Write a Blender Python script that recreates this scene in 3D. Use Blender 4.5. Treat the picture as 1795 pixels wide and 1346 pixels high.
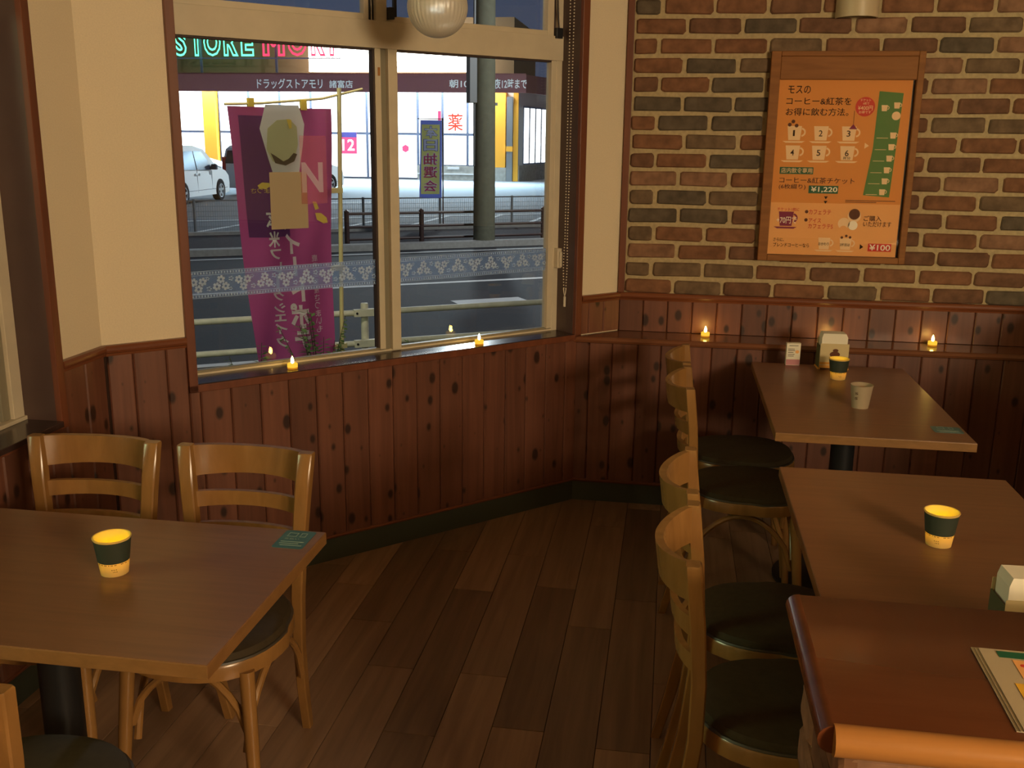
import bpy, bmesh, math, random
from mathutils import Vector, Matrix

for o in list(bpy.data.objects):
    bpy.data.objects.remove(o)
SC = bpy.context.scene
COL = SC.collection
R = math.radians
rnd = random.Random(7)

# ------------------------------------------------------------------ camera
cam_d = bpy.data.cameras.new('camera')
cam_d.sensor_width = 36.0
cam_d.lens = 1741.5 / 1795 * 36.0
cam_d.clip_start = 0.05
cam_d.clip_end = 400
cam = bpy.data.objects.new('camera', cam_d)
COL.objects.link(cam)
pitch, roll, yaw = R(13.89), R(0.70), R(8.94)
fwd0 = Vector((-math.sin(yaw), math.cos(yaw), 0)); right0 = Vector((math.cos(yaw), math.sin(yaw), 0)); up0 = Vector((0, 0, 1))
fw = fwd0 * math.cos(pitch) - up0 * math.sin(pitch)
upv = up0 * math.cos(pitch) + fwd0 * math.sin(pitch)
rt = right0 * math.cos(roll) + upv * math.sin(roll)
uu = -right0 * math.sin(roll) + upv * math.cos(roll)
m = Matrix((rt, uu, -fw)).transposed().to_4x4()
m.translation = Vector((0, 0, 1.60))
cam.matrix_world = m
SC.camera = cam

# ------------------------------------------------------------------ world, lights, exposure
world = bpy.data.worlds.new('world'); SC.world = world
world.use_nodes = True
wb = world.node_tree.nodes['Background']
wb.inputs[0].default_value = (0.050, 0.070, 0.125, 1); wb.inputs[1].default_value = 0.9
SC.view_settings.view_transform = 'Standard'
SC.view_settings.look = 'None'
SC.view_settings.gamma = 1
SC.view_settings.exposure = 0.0
SC.view_settings.use_curve_mapping = False

def area_light(name, loc, target, size, size_y, power, color):
    l = bpy.data.lights.new(name, 'AREA'); l.shape = 'RECTANGLE'; l.size = size; l.size_y = size_y
    l.energy = power; l.color = color
    o = bpy.data.objects.new(name, l); COL.objects.link(o)
    o.location = loc
    o.rotation_euler = (Vector(target) - Vector(loc)).to_track_quat('-Z', 'Y').to_euler()
    return o
def point_light(name, loc, power, color, radius):
    l = bpy.data.lights.new(name, 'POINT'); l.energy = power; l.color = color; l.shadow_soft_size = radius
    o = bpy.data.objects.new(name, l); COL.objects.link(o); o.location = loc
    return o
# the lit service counter behind the camera, and a weak ceiling lamp over the right-hand tables
area_light('service_counter_light', (3.0, -1.6, 2.0), (-0.9, 3.5, 1.6), 1.5, 0.7, 225, (1.0, 0.77, 0.48))
area_light('ceiling_lamp_light', (1.9, 0.2, 2.5), (0.5, 2.6, 0.7), 0.6, 0.6, 8, (1.0, 0.58, 0.24))
# the shop's own lit sign on the side street, outside the left window
area_light('street_sign_light', (-4.4, -0.2, 2.3), (-0.6, 2.6, 0.9), 1.6, 0.9, 85, (0.78, 1.0, 0.52))
# lamp over the shop's window outside, shining on the banner and the guard rail
area_light('outdoor_wall_light', (-2.15, 5.1, 3.3), (-3.0, 6.4, 0.0), 2.4, 0.3, 60, (1.0, 0.90, 0.72))
# street lamp beside the road and an unseen lamp added over the lot to brighten the van
point_light('street_lamp_light', (0.5, 17.0, 4.2), 1100, (0.95, 0.98, 1.0), 0.2)
point_light('added_lot_light', (-7.0, 35.0, 7.5), 4200, (0.80, 0.93, 1.0), 0.3)
# tubes under the drugstore's canopy
area_light('canopy_light', (-16.5, 48.6, 3.55), (-16.5, 46.6, -0.55), 20, 1.2, 9000, (0.48, 0.76, 1.0)).data.spread = R(120)

# ------------------------------------------------------------------ materials
def nmat(name):
    mt = bpy.data.materials.new(name); mt.use_nodes = True
    nt = mt.node_tree
    return mt, nt, nt.nodes['Principled BSDF']
def N(nt, t, **kw):
    n = nt.nodes.new(t)
    for k, v in kw.items():
        if hasattr(n, k): setattr(n, k, v)
        else: n.inputs[k].default_value = v
    return n
def ramp(nt, stops):
    r = nt.nodes.new('ShaderNodeValToRGB')
    e = r.color_ramp.elements
    while len(e) < len(stops): e.new(0.5)
    for i, (p, c) in enumerate(stops):
        e[i].position = p; e[i].color = (*c, 1)
    return r
def coords(nt, scale, rand=True):
    tc = N(nt, 'ShaderNodeTexCoord'); mp = N(nt, 'ShaderNodeMapping'); mp.inputs['Scale'].default_value = scale
    if rand:
        oi = N(nt, 'ShaderNodeObjectInfo')
        mu = N(nt, 'ShaderNodeMath', operation='MULTIPLY'); mu.inputs[1].default_value = 37.0
        nt.links.new(oi.outputs['Random'], mu.inputs[0])
        ad = N(nt, 'ShaderNodeVectorMath', operation='ADD')
        nt.links.new(tc.outputs['Object'], ad.inputs[0]); nt.links.new(mu.outputs[0], ad.inputs[1])
        nt.links.new(ad.outputs[0], mp.inputs['Vector'])
    else:
        nt.links.new(tc.outputs['Object'], mp.inputs['Vector'])
    return mp
def plain(name, col, rough=0.5, spec=0.5, metal=0.0, noise=0.0, nscale=30, bump=0.0):
    mt, nt, b = nmat(name)
    b.inputs['Base Color'].default_value = (*col, 1); b.inputs['Roughness'].default_value = rough
    b.inputs['Specular IOR Level'].default_value = spec; b.inputs['Metallic'].default_value = metal
    if noise or bump:
        mp = coords(nt, (1, 1, 1)); nz = N(nt, 'ShaderNodeTexNoise'); nz.inputs['Scale'].default_value = nscale; nz.inputs['Detail'].default_value = 4
        nt.links.new(mp.outputs[0], nz.inputs['Vector'])
        if noise:
            r = ramp(nt, [(0.3, tuple(c * (1 - noise) for c in col)), (0.7, tuple(min(1, c * (1 + noise)) for c in col))])
            nt.links.new(nz.outputs['Fac'], r.inputs[0]); nt.links.new(r.outputs[0], b.inputs['Base Color'])
        if bump:
            bp = N(nt, 'ShaderNodeBump'); bp.inputs['Strength'].default_value = bump; bp.inputs['Distance'].default_value = 0.004
            nt.links.new(nz.outputs['Fac'], bp.inputs['Height']); nt.links.new(bp.outputs[0], b.inputs['Normal'])
    return mt
def wood(name, c1, c2, scale, rough=0.35, spec=0.5, vary=0.0):
    mt, nt, b = nmat(name)
    mp = coords(nt, scale); nz = N(nt, 'ShaderNodeTexNoise'); nz.inputs['Scale'].default_value = 1; nz.inputs['Detail'].default_value = 5; nz.inputs['Distortion'].default_value = 0.6
    nt.links.new(mp.outputs[0], nz.inputs['Vector'])
    r = ramp(nt, [(0.32, c1), (0.68, c2)])
    nt.links.new(nz.outputs['Fac'], r.inputs[0])
    out = r.outputs[0]
    if vary:
        oi = N(nt, 'ShaderNodeObjectInfo'); hs = N(nt, 'ShaderNodeHueSaturation')
        mr = N(nt, 'ShaderNodeMapRange'); mr.inputs['To Min'].default_value = 1 - vary; mr.inputs['To Max'].default_value = 1 + vary
        nt.links.new(oi.outputs['Random'], mr.inputs['Value']); nt.links.new(mr.outputs[0], hs.inputs['Value']); nt.links.new(out, hs.inputs['Color'])
        out = hs.outputs[0]
    nt.links.new(out, b.inputs['Base Color'])
    b.inputs['Roughness'].default_value = rough; b.inputs['Specular IOR Level'].default_value = spec
    return mt
def pine(name):
    mt, nt, b = nmat(name)
    mp = coords(nt, (34, 34, 1.7)); nz = N(nt, 'ShaderNodeTexNoise'); nz.inputs['Scale'].default_value = 1; nz.inputs['Detail'].default_value = 5; nz.inputs['Distortion'].default_value = 0.8
    nt.links.new(mp.outputs[0], nz.inputs['Vector'])
    r = ramp(nt, [(0.3, (0.120, 0.044, 0.026)), (0.7, (0.175, 0.066, 0.038))])
    nt.links.new(nz.outputs['Fac'], r.inputs[0])
    oi = N(nt, 'ShaderNodeObjectInfo'); hs = N(nt, 'ShaderNodeHueSaturation'); mr = N(nt, 'ShaderNodeMapRange')
    mr.inputs['To Min'].default_value = 0.82; mr.inputs['To Max'].default_value = 1.2
    nt.links.new(oi.outputs['Random'], mr.inputs['Value']); nt.links.new(mr.outputs[0], hs.inputs['Value']); nt.links.new(r.outputs[0], hs.inputs['Color'])
    mp2 = coords(nt, (11, 0.0, 6.5)); vo = N(nt, 'ShaderNodeTexVoronoi', voronoi_dimensions='2D'); vo.inputs['Scale'].default_value = 1; vo.inputs['Randomness'].default_value = 0.9
    sx_ = N(nt, 'ShaderNodeSeparateXYZ'); cx_ = N(nt, 'ShaderNodeCombineXYZ'); nt.links.new(mp2.outputs[0], sx_.inputs[0])
    nt.links.new(sx_.outputs['X'], cx_.inputs['X']); nt.links.new(sx_.outputs['Z'], cx_.inputs['Y']); nt.links.new(cx_.outputs[0], vo.inputs['Vector'])
    sep = N(nt, 'ShaderNodeSeparateColor'); nt.links.new(vo.outputs['Color'], sep.inputs[0])
    rad = N(nt, 'ShaderNodeMapRange'); rad.inputs['From Min'].default_value = 0.16; rad.inputs['From Max'].default_value = 1; rad.inputs['To Min'].default_value = 0.0; rad.inputs['To Max'].default_value = 0.17
    nt.links.new(sep.outputs[0], rad.inputs['Value'])
    sub = N(nt, 'ShaderNodeMath', operation='SUBTRACT'); nt.links.new(vo.outputs['Distance'], sub.inputs[0]); nt.links.new(rad.outputs[0], sub.inputs[1])
    k = N(nt, 'ShaderNodeMapRange'); k.inputs['From Min'].default_value = -0.03; k.inputs['From Max'].default_value = 0.055; k.inputs['To Min'].default_value = 0.9; k.inputs['To Max'].default_value = 0.0
    nt.links.new(sub.outputs[0], k.inputs['Value'])
    mx = N(nt, 'ShaderNodeMix', data_type='RGBA'); nt.links.new(k.outputs[0], mx.inputs['Factor'])
    nt.links.new(hs.outputs[0], mx.inputs['A']); mx.inputs['B'].default_value = (0.022, 0.009, 0.006, 1)
    nt.links.new(mx.outputs['Result'], b.inputs['Base Color'])
    b.inputs['Roughness'].default_value = 0.42
    return mt
def emit(name, col, s):
    mt = bpy.data.materials.new(name); mt.use_nodes = True; nt = mt.node_tree; nt.nodes.clear()
    e = N(nt, 'ShaderNodeEmission'); e.inputs[0].default_value = (*col, 1); e.inputs[1].default_value = s
    o = N(nt, 'ShaderNodeOutputMaterial'); nt.links.new(e.outputs[0], o.inputs[0])
    return mt
def glass(name, tint=(1, 1, 1), ior=1.5, rough=0.0):
    mt = bpy.data.materials.new(name); mt.use_nodes = True; nt = mt.node_tree; nt.nodes.clear()
    t = N(nt, 'ShaderNodeBsdfTransparent'); t.inputs[0].default_value = (*tint, 1)
    g = N(nt, 'ShaderNodeBsdfGlossy'); g.inputs['Roughness'].default_value = rough
    f = N(nt, 'ShaderNodeFresnel'); f.inputs[0].default_value = ior
    mx = N(nt, 'ShaderNodeMixShader'); nt.links.new(f.outputs[0], mx.inputs[0]); nt.links.new(t.outputs[0], mx.inputs[1]); nt.links.new(g.outputs[0], mx.inputs[2])
    o = N(nt, 'ShaderNodeOutputMaterial'); nt.links.new(mx.outputs[0], o.inputs[0])
    return mt
def cloth(name, col, trans=0.45, alpha=1.0):
    mt = bpy.data.materials.new(name); mt.use_nodes = True; nt = mt.node_tree; nt.nodes.clear()
    d = N(nt, 'ShaderNodeBsdfDiffuse'); d.inputs[0].default_value = (*col, 1)
    t = N(nt, 'ShaderNodeBsdfTranslucent'); t.inputs[0].default_value = (*col, 1)
    mx = N(nt, 'ShaderNodeMixShader'); mx.inputs[0].default_value = trans
    nt.links.new(d.outputs[0], mx.inputs[1]); nt.links.new(t.outputs[0], mx.inputs[2])
    o = N(nt, 'ShaderNodeOutputMaterial')
    if alpha < 1:
        tr = N(nt, 'ShaderNodeBsdfTransparent'); m2 = N(nt, 'ShaderNodeMixShader'); m2.inputs[0].default_value = alpha
        nt.links.new(tr.outputs[0], m2.inputs[1]); nt.links.new(mx.outputs[0], m2.inputs[2]); nt.links.new(m2.outputs[0], o.inputs[0])
    else:
        nt.links.new(mx.outputs[0], o.inputs[0])
    return mt

M = {}
M['cream'] = plain('cream_wallpaper', (0.74, 0.63, 0.45), 0.85, 0.2, noise=0.04, nscale=220, bump=0.12)
M['ceiling'] = plain('ceiling_paint', (0.62, 0.50, 0.34), 0.9, 0.2)
M['pine'] = pine('stained_pine')
M['groove'] = plain('dark_groove', (0.030, 0.012, 0.007), 0.8, 0.2)
M['rail'] = wood('rail_wood', (0.15, 0.045, 0.018), (0.20, 0.064, 0.025), (3, 40, 40), 0.30)
M['trim'] = wood('trim_wood', (0.13, 0.038, 0.017), (0.18, 0.055, 0.024), (30, 30, 2), 0.4)
M['reveal'] = plain('reveal_paint', (0.085, 0.050, 0.042), 0.35, 0.5, noise=0.08, nscale=8)
M['sill'] = plain('sill_varnish', (0.050, 0.028, 0.024), 0.20, 0.7)
M['ledge'] = wood('ledge_wood', (0.16, 0.06, 0.028), (0.22, 0.085, 0.04), (3, 30, 30), 0.16)
M['frame'] = plain('cream_frame', (0.60, 0.52, 0.38), 0.45, 0.4, noise=0.05, nscale=12)
M['track'] = plain('sash_track', (0.25, 0.22, 0.15), 0.4, 0.4)
M['gasket'] = plain('gasket', (0.06, 0.04, 0.035), 0.6, 0.3)
M['darkmetal'] = plain('dark_metal', (0.03, 0.03, 0.035), 0.4, 0.5, 0.6)
M['steel'] = plain('steel', (0.5, 0.47, 0.42), 0.3, 0.5, 0.9)
M['bead'] = plain('bead_plastic', (0.75, 0.66, 0.52), 0.35, 0.5)
M['glass'] = glass('window_glass', (0.97, 0.98, 0.97))
M['coverglass'] = glass('cover_glass', (1, 1, 1), 1.45)
M['base'] = plain('rubber_baseboard', (0.052, 0.060, 0.042), 0.5, 0.4)
M['mortar'] = plain('mortar', (0.46, 0.36, 0.20), 0.95, 0.1, noise=0.12, nscale=60, bump=0.5)
BR = []
for i, c in enumerate([(0.205, 0.098, 0.052), (0.165, 0.085, 0.050), (0.165, 0.110, 0.066), (0.115, 0.088, 0.060), (0.25, 0.135, 0.080)]):
    BR.append(plain('brick_%s' % 'abcde'[i], c, 0.9, 0.15, noise=0.28, nscale=22, bump=0.6))
M['floor'] = wood('floor_plank', (0.185, 0.108, 0.062), (0.285, 0.170, 0.098), (30, 1.6, 30), 0.33, 0.4, vary=0.30)
M['subfloor'] = plain('subfloor', (0.03, 0.016, 0.008), 0.7, 0.2)
M['tabletop'] = wood('table_laminate', (0.168, 0.074, 0.034), (0.205, 0.090, 0.041), (3, 60, 10), 0.30, 0.45)
M['tableedge'] = wood('table_edge', (0.19, 0.090, 0.028), (0.24, 0.115, 0.038), (20, 20, 60), 0.35)
M['black'] = plain('black_iron', (0.010, 0.010, 0.011), 0.45, 0.4)
M['chair'] = wood('honey_beech', (0.22, 0.105, 0.030), (0.285, 0.14, 0.042), (22, 22, 5), 0.24, 0.55)
M['cushion'] = plain('olive_vinyl', (0.046, 0.032, 0.016), 0.7, 0.15, noise=0.1, nscale=60, bump=0.1)
M['piping'] = plain('cushion_piping', (0.045, 0.035, 0.022), 0.5)
M['counter'] = wood('counter_wood', (0.115, 0.032, 0.011), (0.15, 0.045, 0.016), (2, 22, 22), 0.20, 0.4)
M['nosing'] = wood('nosing_wood', (0.34, 0.14, 0.035), (0.44, 0.19, 0.05), (2, 30, 30), 0.22)
M['paperwhite'] = cloth('paper_white', (0.42, 0.33, 0.22), 0.15)
M['napkin'] = plain('napkin_paper', (0.78, 0.72, 0.58), 0.9, 0.1)
M['holder'] = plain('holder_card', (0.58, 0.47, 0.26), 0.8, 0.2)
M['holderside'] = plain('holder_side', (0.10, 0.095, 0.045), 0.8, 0.2)
M['sheet'] = plain('menu_sheet', (0.46, 0.38, 0.25), 0.7, 0.2)
M['cup'] = cloth('cup_paper', (0.80, 0.60, 0.22), 0.42)
M['sleeve'] = plain('cup_green', (0.032, 0.040, 0.027), 0.6, 0.3)
M['ink'] = plain('ink_dark', (0.045, 0.022, 0.012), 0.8, 0.1)
M['orangeprint'] = plain('print_orange', (0.72, 0.28, 0.055), 0.6, 0.2)
M['tanprint'] = plain('print_tan', (0.84, 0.42, 0.14), 0.6, 0.2)
M['whiteprint'] = plain('print_white', (0.88, 0.62, 0.34), 0.6, 0.2)
M['greenprint'] = plain('print_green', (0.09, 0.22, 0.055), 0.6, 0.2)
M['dkgreenprint'] = plain('print_dark_green', (0.02, 0.12, 0.06), 0.6, 0.2)
M['redprint'] = plain('print_red', (0.62, 0.045, 0.03), 0.6, 0.2)
M['purpleprint'] = plain('print_purple', (0.24, 0.02, 0.07), 0.6, 0.2)
M['paleprint'] = plain('print_pale', (0.95, 0.86, 0.68), 0.6, 0.2)
M['brownprint'] = plain('print_brown', (0.11, 0.035, 0.015), 0.6, 0.2)
M['posterframe'] = wood('poster_frame', (0.23, 0.092, 0.026), (0.30, 0.122, 0.036), (4, 40, 40), 0.6, 0.2)
M['teal'] = plain('sticker_teal', (0.03, 0.115, 0.125), 0.35, 0.4)
M['tealprint'] = plain('sticker_print', (0.28, 0.36, 0.30), 0.5, 0.2)
M['pink'] = plain('card_pink', (0.50, 0.22, 0.24), 0.7, 0.2)
M['yellowprint'] = plain('print_yellow', (0.80, 0.45, 0.04), 0.7, 0.2)
M['orangecard'] = plain('card_orange', (0.60, 0.27, 0.05), 0.7, 0.2)
M['globe'] = plain('frosted_ribbed_glass', (0.80, 0.74, 0.62), 0.28, 0.5)
M['globe'].node_tree.nodes['Principled BSDF'].inputs['Transmission Weight'].default_value = 0.35
M['shade'] = plain('frosted_shade', (0.58, 0.47, 0.30), 0.4, 0.5)
M['flame'] = emit('led_flame', (1.0, 0.60, 0.13), 75)
M['cupflame'] = emit('cup_led_flame', (1.0, 0.80, 0.03), 120)
M['candle'] = emit('led_candle_body', (1.0, 0.55, 0.045), 1.1)
M['candlebase'] = emit('led_candle_base', (1.0, 0.36, 0.02), 0.55)
M['film'] = cloth('lace_film', (0.30, 0.48, 0.85), 0.5, 0.34)
M['lace'] = cloth('lace_print', (0.80, 0.92, 1.0), 0.5, 0.75)
M['notice'] = cloth('notice_back', (0.44, 0.36, 0.24), 0.1)
M['reflection_tint'] = cloth('painted_reflection', (0.85, 0.25, 0.25), 0.5, 0.22)  # window reflection put into colour, here its sheet and next its letter
M['reflection_N'] = cloth('reflected_letter', (0.92, 0.86, 0.9), 0.5, 0.62)
# outdoors
M['asphalt'] = plain('asphalt', (0.030, 0.032, 0.036), 0.85, 0.3, noise=0.35, nscale=90)
M['lot'] = plain('lot_asphalt', (0.105, 0.105, 0.108), 0.85, 0.3, noise=0.2, nscale=40)
M['soil'] = plain('verge_soil', (0.055, 0.045, 0.045), 0.95, 0.1, noise=0.4, nscale=30)
M['concrete'] = plain('concrete', (0.34, 0.33, 0.30), 0.9, 0.2, noise=0.12, nscale=12)
M['paint'] = plain('road_paint', (0.62, 0.62, 0.60), 0.8, 0.2)
M['guard'] = plain('guard_rail_paint', (0.66, 0.61, 0.44), 0.5, 0.4, noise=0.12, nscale=15)
M['brownmetal'] = plain('brown_metal', (0.045, 0.022, 0.020), 0.5, 0.4)
M['meshmetal'] = plain('mesh_metal', (0.17, 0.18, 0.18), 0.5, 0.4)
M['polecon'] = plain('pole_concrete', (0.13, 0.13, 0.09), 0.9, 0.2, noise=0.12, nscale=10)
M['magenta'] = cloth('banner_magenta', (0.44, 0.075, 0.20), 0.45)
M['plum'] = cloth('banner_plum', (0.17, 0.055, 0.18), 0.45)
M['bannerwhite'] = cloth('banner_white', (0.86, 0.82, 0.78), 0.45)
M['banneryellow'] = cloth('banner_yellow', (0.85, 0.66, 0.14), 0.45)
M['bannercream'] = cloth('banner_shake', (0.66, 0.62, 0.36), 0.45)
M['bannerbrown'] = cloth('banner_brown', (0.16, 0.11, 0.07), 0.45)
M['flagyellow'] = cloth('flag_yellow', (0.85, 0.85, 0.25), 0.45)
M['flagblue'] = cloth('flag_blue', (0.10, 0.14, 0.45), 0.45)
M['flagred'] = cloth('flag_red', (0.55, 0.06, 0.20), 0.45)
M['flagpale'] = cloth('flag_pale', (0.72, 0.76, 0.95), 0.45)
M['poleyellow'] = plain('banner_pole', (0.62, 0.52, 0.25), 0.4, 0.4)
M['carwhite'] = plain('car_white', (0.78, 0.80, 0.80), 0.25, 0.5)
M['carglass'] = plain('car_glass', (0.02, 0.03, 0.05), 0.15, 0.2)
M['tyre'] = plain('tyre', (0.012, 0.012, 0.014), 0.8, 0.2)
M['alloy'] = plain('alloy', (0.75, 0.75, 0.75), 0.3, 0.5, 0.8)
M['lamp_clear'] = plain('car_lamp', (0.7, 0.7, 0.75), 0.15, 0.6)
M['tail'] = plain('car_tail', (0.45, 0.02, 0.02), 0.2, 0.6)
M['fascia'] = plain('fascia_maroon', (0.17, 0.055, 0.060), 0.6, 0.3)
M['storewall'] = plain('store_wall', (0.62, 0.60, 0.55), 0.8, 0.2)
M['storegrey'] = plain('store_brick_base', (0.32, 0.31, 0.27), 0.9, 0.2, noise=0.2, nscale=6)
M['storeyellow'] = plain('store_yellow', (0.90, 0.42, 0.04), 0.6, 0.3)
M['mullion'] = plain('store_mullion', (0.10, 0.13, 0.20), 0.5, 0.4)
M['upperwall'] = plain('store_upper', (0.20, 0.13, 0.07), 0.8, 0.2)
M['litpane'] = emit('lit_store_window', (0.88, 0.95, 1.0), 4.0)
M['litcanopy'] = emit('canopy_tubes', (0.80, 0.90, 1.0), 26)
M['litsign'] = emit('lit_sign_panel', (1.0, 0.97, 0.88), 16)
M['neongreen'] = emit('neon_green', (0.10, 1.0, 0.50), 3.2)
M['neonred'] = emit('neon_red', (1.0, 0.04, 0.11), 2.4)
M['litpink'] = emit('lit_pink_poster', (1.0, 0.14, 0.36), 1.3)
M['litred'] = emit('lit_red_print', (1.0, 0.12, 0.08), 1.2)
M['fasciatext'] = plain('fascia_text', (0.80, 0.80, 0.74), 0.6, 0.3)
M['leaf'] = cloth('shrub_leaf', (0.11, 0.17, 0.06), 0.3)
M['stem'] = plain('shrub_stem', (0.06, 0.045, 0.02), 0.8)
M['room_dark'] = wood('room_wainscot', (0.10, 0.03, 0.014), (0.15, 0.05, 0.02), (30, 30, 2), 0.4)

# ------------------------------------------------------------------ mesh helpers
class MB:
    def __init__(s): s.v = []; s.f = []
    def add(s, vs, fs):
        k = len(s.v); s.v += [tuple(v) for v in vs]; s.f += [tuple(i + k for i in f) for f in fs]; return s
    def box(s, x0, x1, y0, y1, z0, z1):
        return s.add([(x0, y0, z0), (x1, y0, z0), (x1, y1, z0), (x0, y1, z0), (x0, y0, z1), (x1, y0, z1), (x1, y1, z1), (x0, y1, z1)],
                     [(0, 3, 2, 1), (4, 5, 6, 7), (0, 1, 5, 4), (1, 2, 6, 5), (2, 3, 7, 6), (3, 0, 4, 7)])
    def bbox(s, x0, x1, y0, y1, z0, z1, b):
        """box with every edge chamfered by b"""
        bm = bmesh.new(); bmesh.ops.create_cube(bm, size=1)
        for v in bm.verts:
            v.co = Vector(((x0 + x1) / 2 + v.co.x * (x1 - x0), (y0 + y1) / 2 + v.co.y * (y1 - y0), (z0 + z1) / 2 + v.co.z * (z1 - z0)))
        bmesh.ops.bevel(bm, geom=list(bm.edges), offset=b, segments=2, affect='EDGES', profile=0.5)
        bm.verts.index_update(); bm.verts.ensure_lookup_table()
        s.add([v.co[:] for v in bm.verts], [tuple(v.index for v in f.verts) for f in bm.faces]); bm.free(); return s
    def loft(s, rings, cap=True, closed=True):
        n = len(rings[0]); vs = [p for r in rings for p in r]; fs = []
        for i in range(len(rings) - 1):
            for j in range(n if closed else n - 1):
                a = i * n + j; b = i * n + (j + 1) % n
                fs.append((a, b, b + n, a + n))
        if cap:
            fs.append(tuple(range(n - 1, -1, -1))); fs.append(tuple((len(rings) - 1) * n + j for j in range(n)))
        return s.add(vs, fs)
    def lathe(s, prof, n=32, cx=0, cy=0, cap=False, ribs=0, rib=0.0):
        rings = []
        for r, z in prof:
            rings.append([(cx + (r * (1 + (rib * math.cos(ribs * 2 * math.pi * j / n) if ribs else 0))) * math.cos(2 * math.pi * j / n),
                           cy + (r * (1 + (rib * math.cos(ribs * 2 * math.pi * j / n) if ribs else 0))) * math.sin(2 * math.pi * j / n), z) for j in range(n)])
        return s.loft(rings, cap)
    def tube(s, pts, rad, n=8, cap=True):
        pts = [Vector(p) for p in pts]; rings = []
        rads = rad if isinstance(rad, (list, tuple)) else [rad] * len(pts)
        ref = None
        for i, p in enumerate(pts):
            t = (pts[min(i + 1, len(pts) - 1)] - pts[max(i - 1, 0)]).normalized()
            if ref is None:
                ref = t.orthogonal().normalized()
            a = (ref - t * ref.dot(t)).normalized(); b = t.cross(a); ref = a
            rings.append([tuple(p + (a * math.cos(2 * math.pi * j / n) + b * math.sin(2 * math.pi * j / n)) * rads[i]) for j in range(n)])
        return s.loft(rings, cap)
    def prism(s, poly, y0, y1):
        """polygon in x,z extruded along y"""
        return s.loft([[(x, y0, z) for x, z in poly], [(x, y1, z) for x, z in poly]])
    def prismz(s, poly, z0, z1):
        return s.loft([[(x, y, z0) for x, y in poly], [(x, y, z1) for x, y in poly]])
    def build(s, name, mat, parent=None, smooth=False, loc=None, rz=None):
        me = bpy.data.meshes.new(name); me.from_pydata(s.v, [], s.f); me.update()
        bm = bmesh.new(); bm.from_mesh(me); bmesh.ops.recalc_face_normals(bm, faces=bm.faces); bm.to_mesh(me); bm.free()
        if smooth:
            me.polygons.foreach_set('use_smooth', [True] * len(me.polygons))
            try: me.set_sharp_from_angle(angle=R(38))
            except Exception: pass
        me.materials.append(M[mat] if isinstance(mat, str) else mat)
        return link(name, me, parent, loc, rz)
def link(name, me, parent=None, loc=None, rz=None):
    o = bpy.data.objects.new(name, me); COL.objects.link(o)
    if parent is not None: o.parent = parent
    if loc is not None: o.location = loc
    if rz is not None: o.rotation_euler = (0, 0, rz)
    return o
def tag(o, label=None, cat=None, group=None, kind=None):
    if label: o['label'] = label
    if cat: o['category'] = cat
    if group: o['group'] = group
    if kind: o['kind'] = kind
    return o
def thing(name, label, cat, loc=(0, 0, 0), rz=0, group=None):
    o = bpy.data.objects.new(name, None); COL.objects.link(o); o.empty_display_size = 0.05
    o.location = loc; o.rotation_euler = (0, 0, rz)
    return tag(o, label, cat, group)
def struct(o): return tag(o, kind='structure')
def copy_tree(o, parent=None):
    c = o.copy(); COL.objects.link(c)
    c.parent = parent
    for ch in list(o.children): copy_tree(ch, c)
    return c
def bx(name, mat, parent, x0, x1, y0, y1, z0, z1, b=0.0):
    mb = MB()
    if b: mb.bbox(x0, x1, y0, y1, z0, z1, b)
    else: mb.box(x0, x1, y0, y1, z0, z1)
    return mb.build(name, mat, parent)
def rrect(x0, x1, y0, y1, r, n=4):
    out = []
    for cx, cy, a0 in ((x1 - r, y1 - r, 0), (x0 + r, y1 - r, 90), (x0 + r, y0 + r, 180), (x1 - r, y0 + r, 270)):
        for i in range(n + 1):
            a = R(a0 + 90 * i / n); out.append((cx + r * math.cos(a), cy + r * math.sin(a)))
    return out
def text(body, box, mat, parent, y, name='lettering', mirror=False, bold=0.012, flat=False, outline=0.0, kw=None):
    """lettering fitted to box=(x0,x1,z0,z1); stands in the x,z plane facing -y (or lies in x,y facing +z when flat)"""
    c = bpy.data.curves.new(name, 'FONT'); c.body = body; c.resolution_u = 3
    if outline:
        c.fill_mode = 'NONE'; c.bevel_depth = outline; c.bevel_resolution = 1; c.offset = 0.035
    else: c.offset = bold
    t = bpy.data.objects.new(name, c); COL.objects.link(t)
    dg = bpy.context.evaluated_depsgraph_get()
    me = bpy.data.meshes.new_from_object(t.evaluated_get(dg))
    bpy.data.objects.remove(t); bpy.data.curves.remove(c)
    xs = [v.co.x for v in me.vertices]; ys = [v.co.y for v in me.vertices]
    x0, x1, z0, z1 = box
    sx = (x1 - x0) / (max(xs) - min(xs)); sz = (z1 - z0) / max(1e-6, (max(ys) - min(ys)))
    for v in me.vertices:
        u = (v.co.x - min(xs)) * sx; w = (v.co.y - min(ys)) * sz
        X = (x1 - u) if mirror else (x0 + u)
        v.co = (X, y + w + z0, 0) if False else ((X, z0 + w, y) if flat else (X, y - v.co.z * sx, z0 + w))
    me.name = name; me.materials.clear(); me.materials.append(M[mat])
    for p in me.polygons: p.material_index = 0
    return link(name, me, parent)

# ------------------------------------------------------------------ frames of the walls
S45 = math.sqrt(0.5)
OB = (-1.794, 2.889, 0); RB = R(45)         # window wall: local x along the wall, local y outward
OA = (-1.794, 2.889, 0); RA = R(90)         # left wall: local x along +Y, local y outward (-X)
YC, YL = 4.464, 4.290                       # brick wall, and the boarded wall under the ledge
ZC = 2.60

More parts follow.
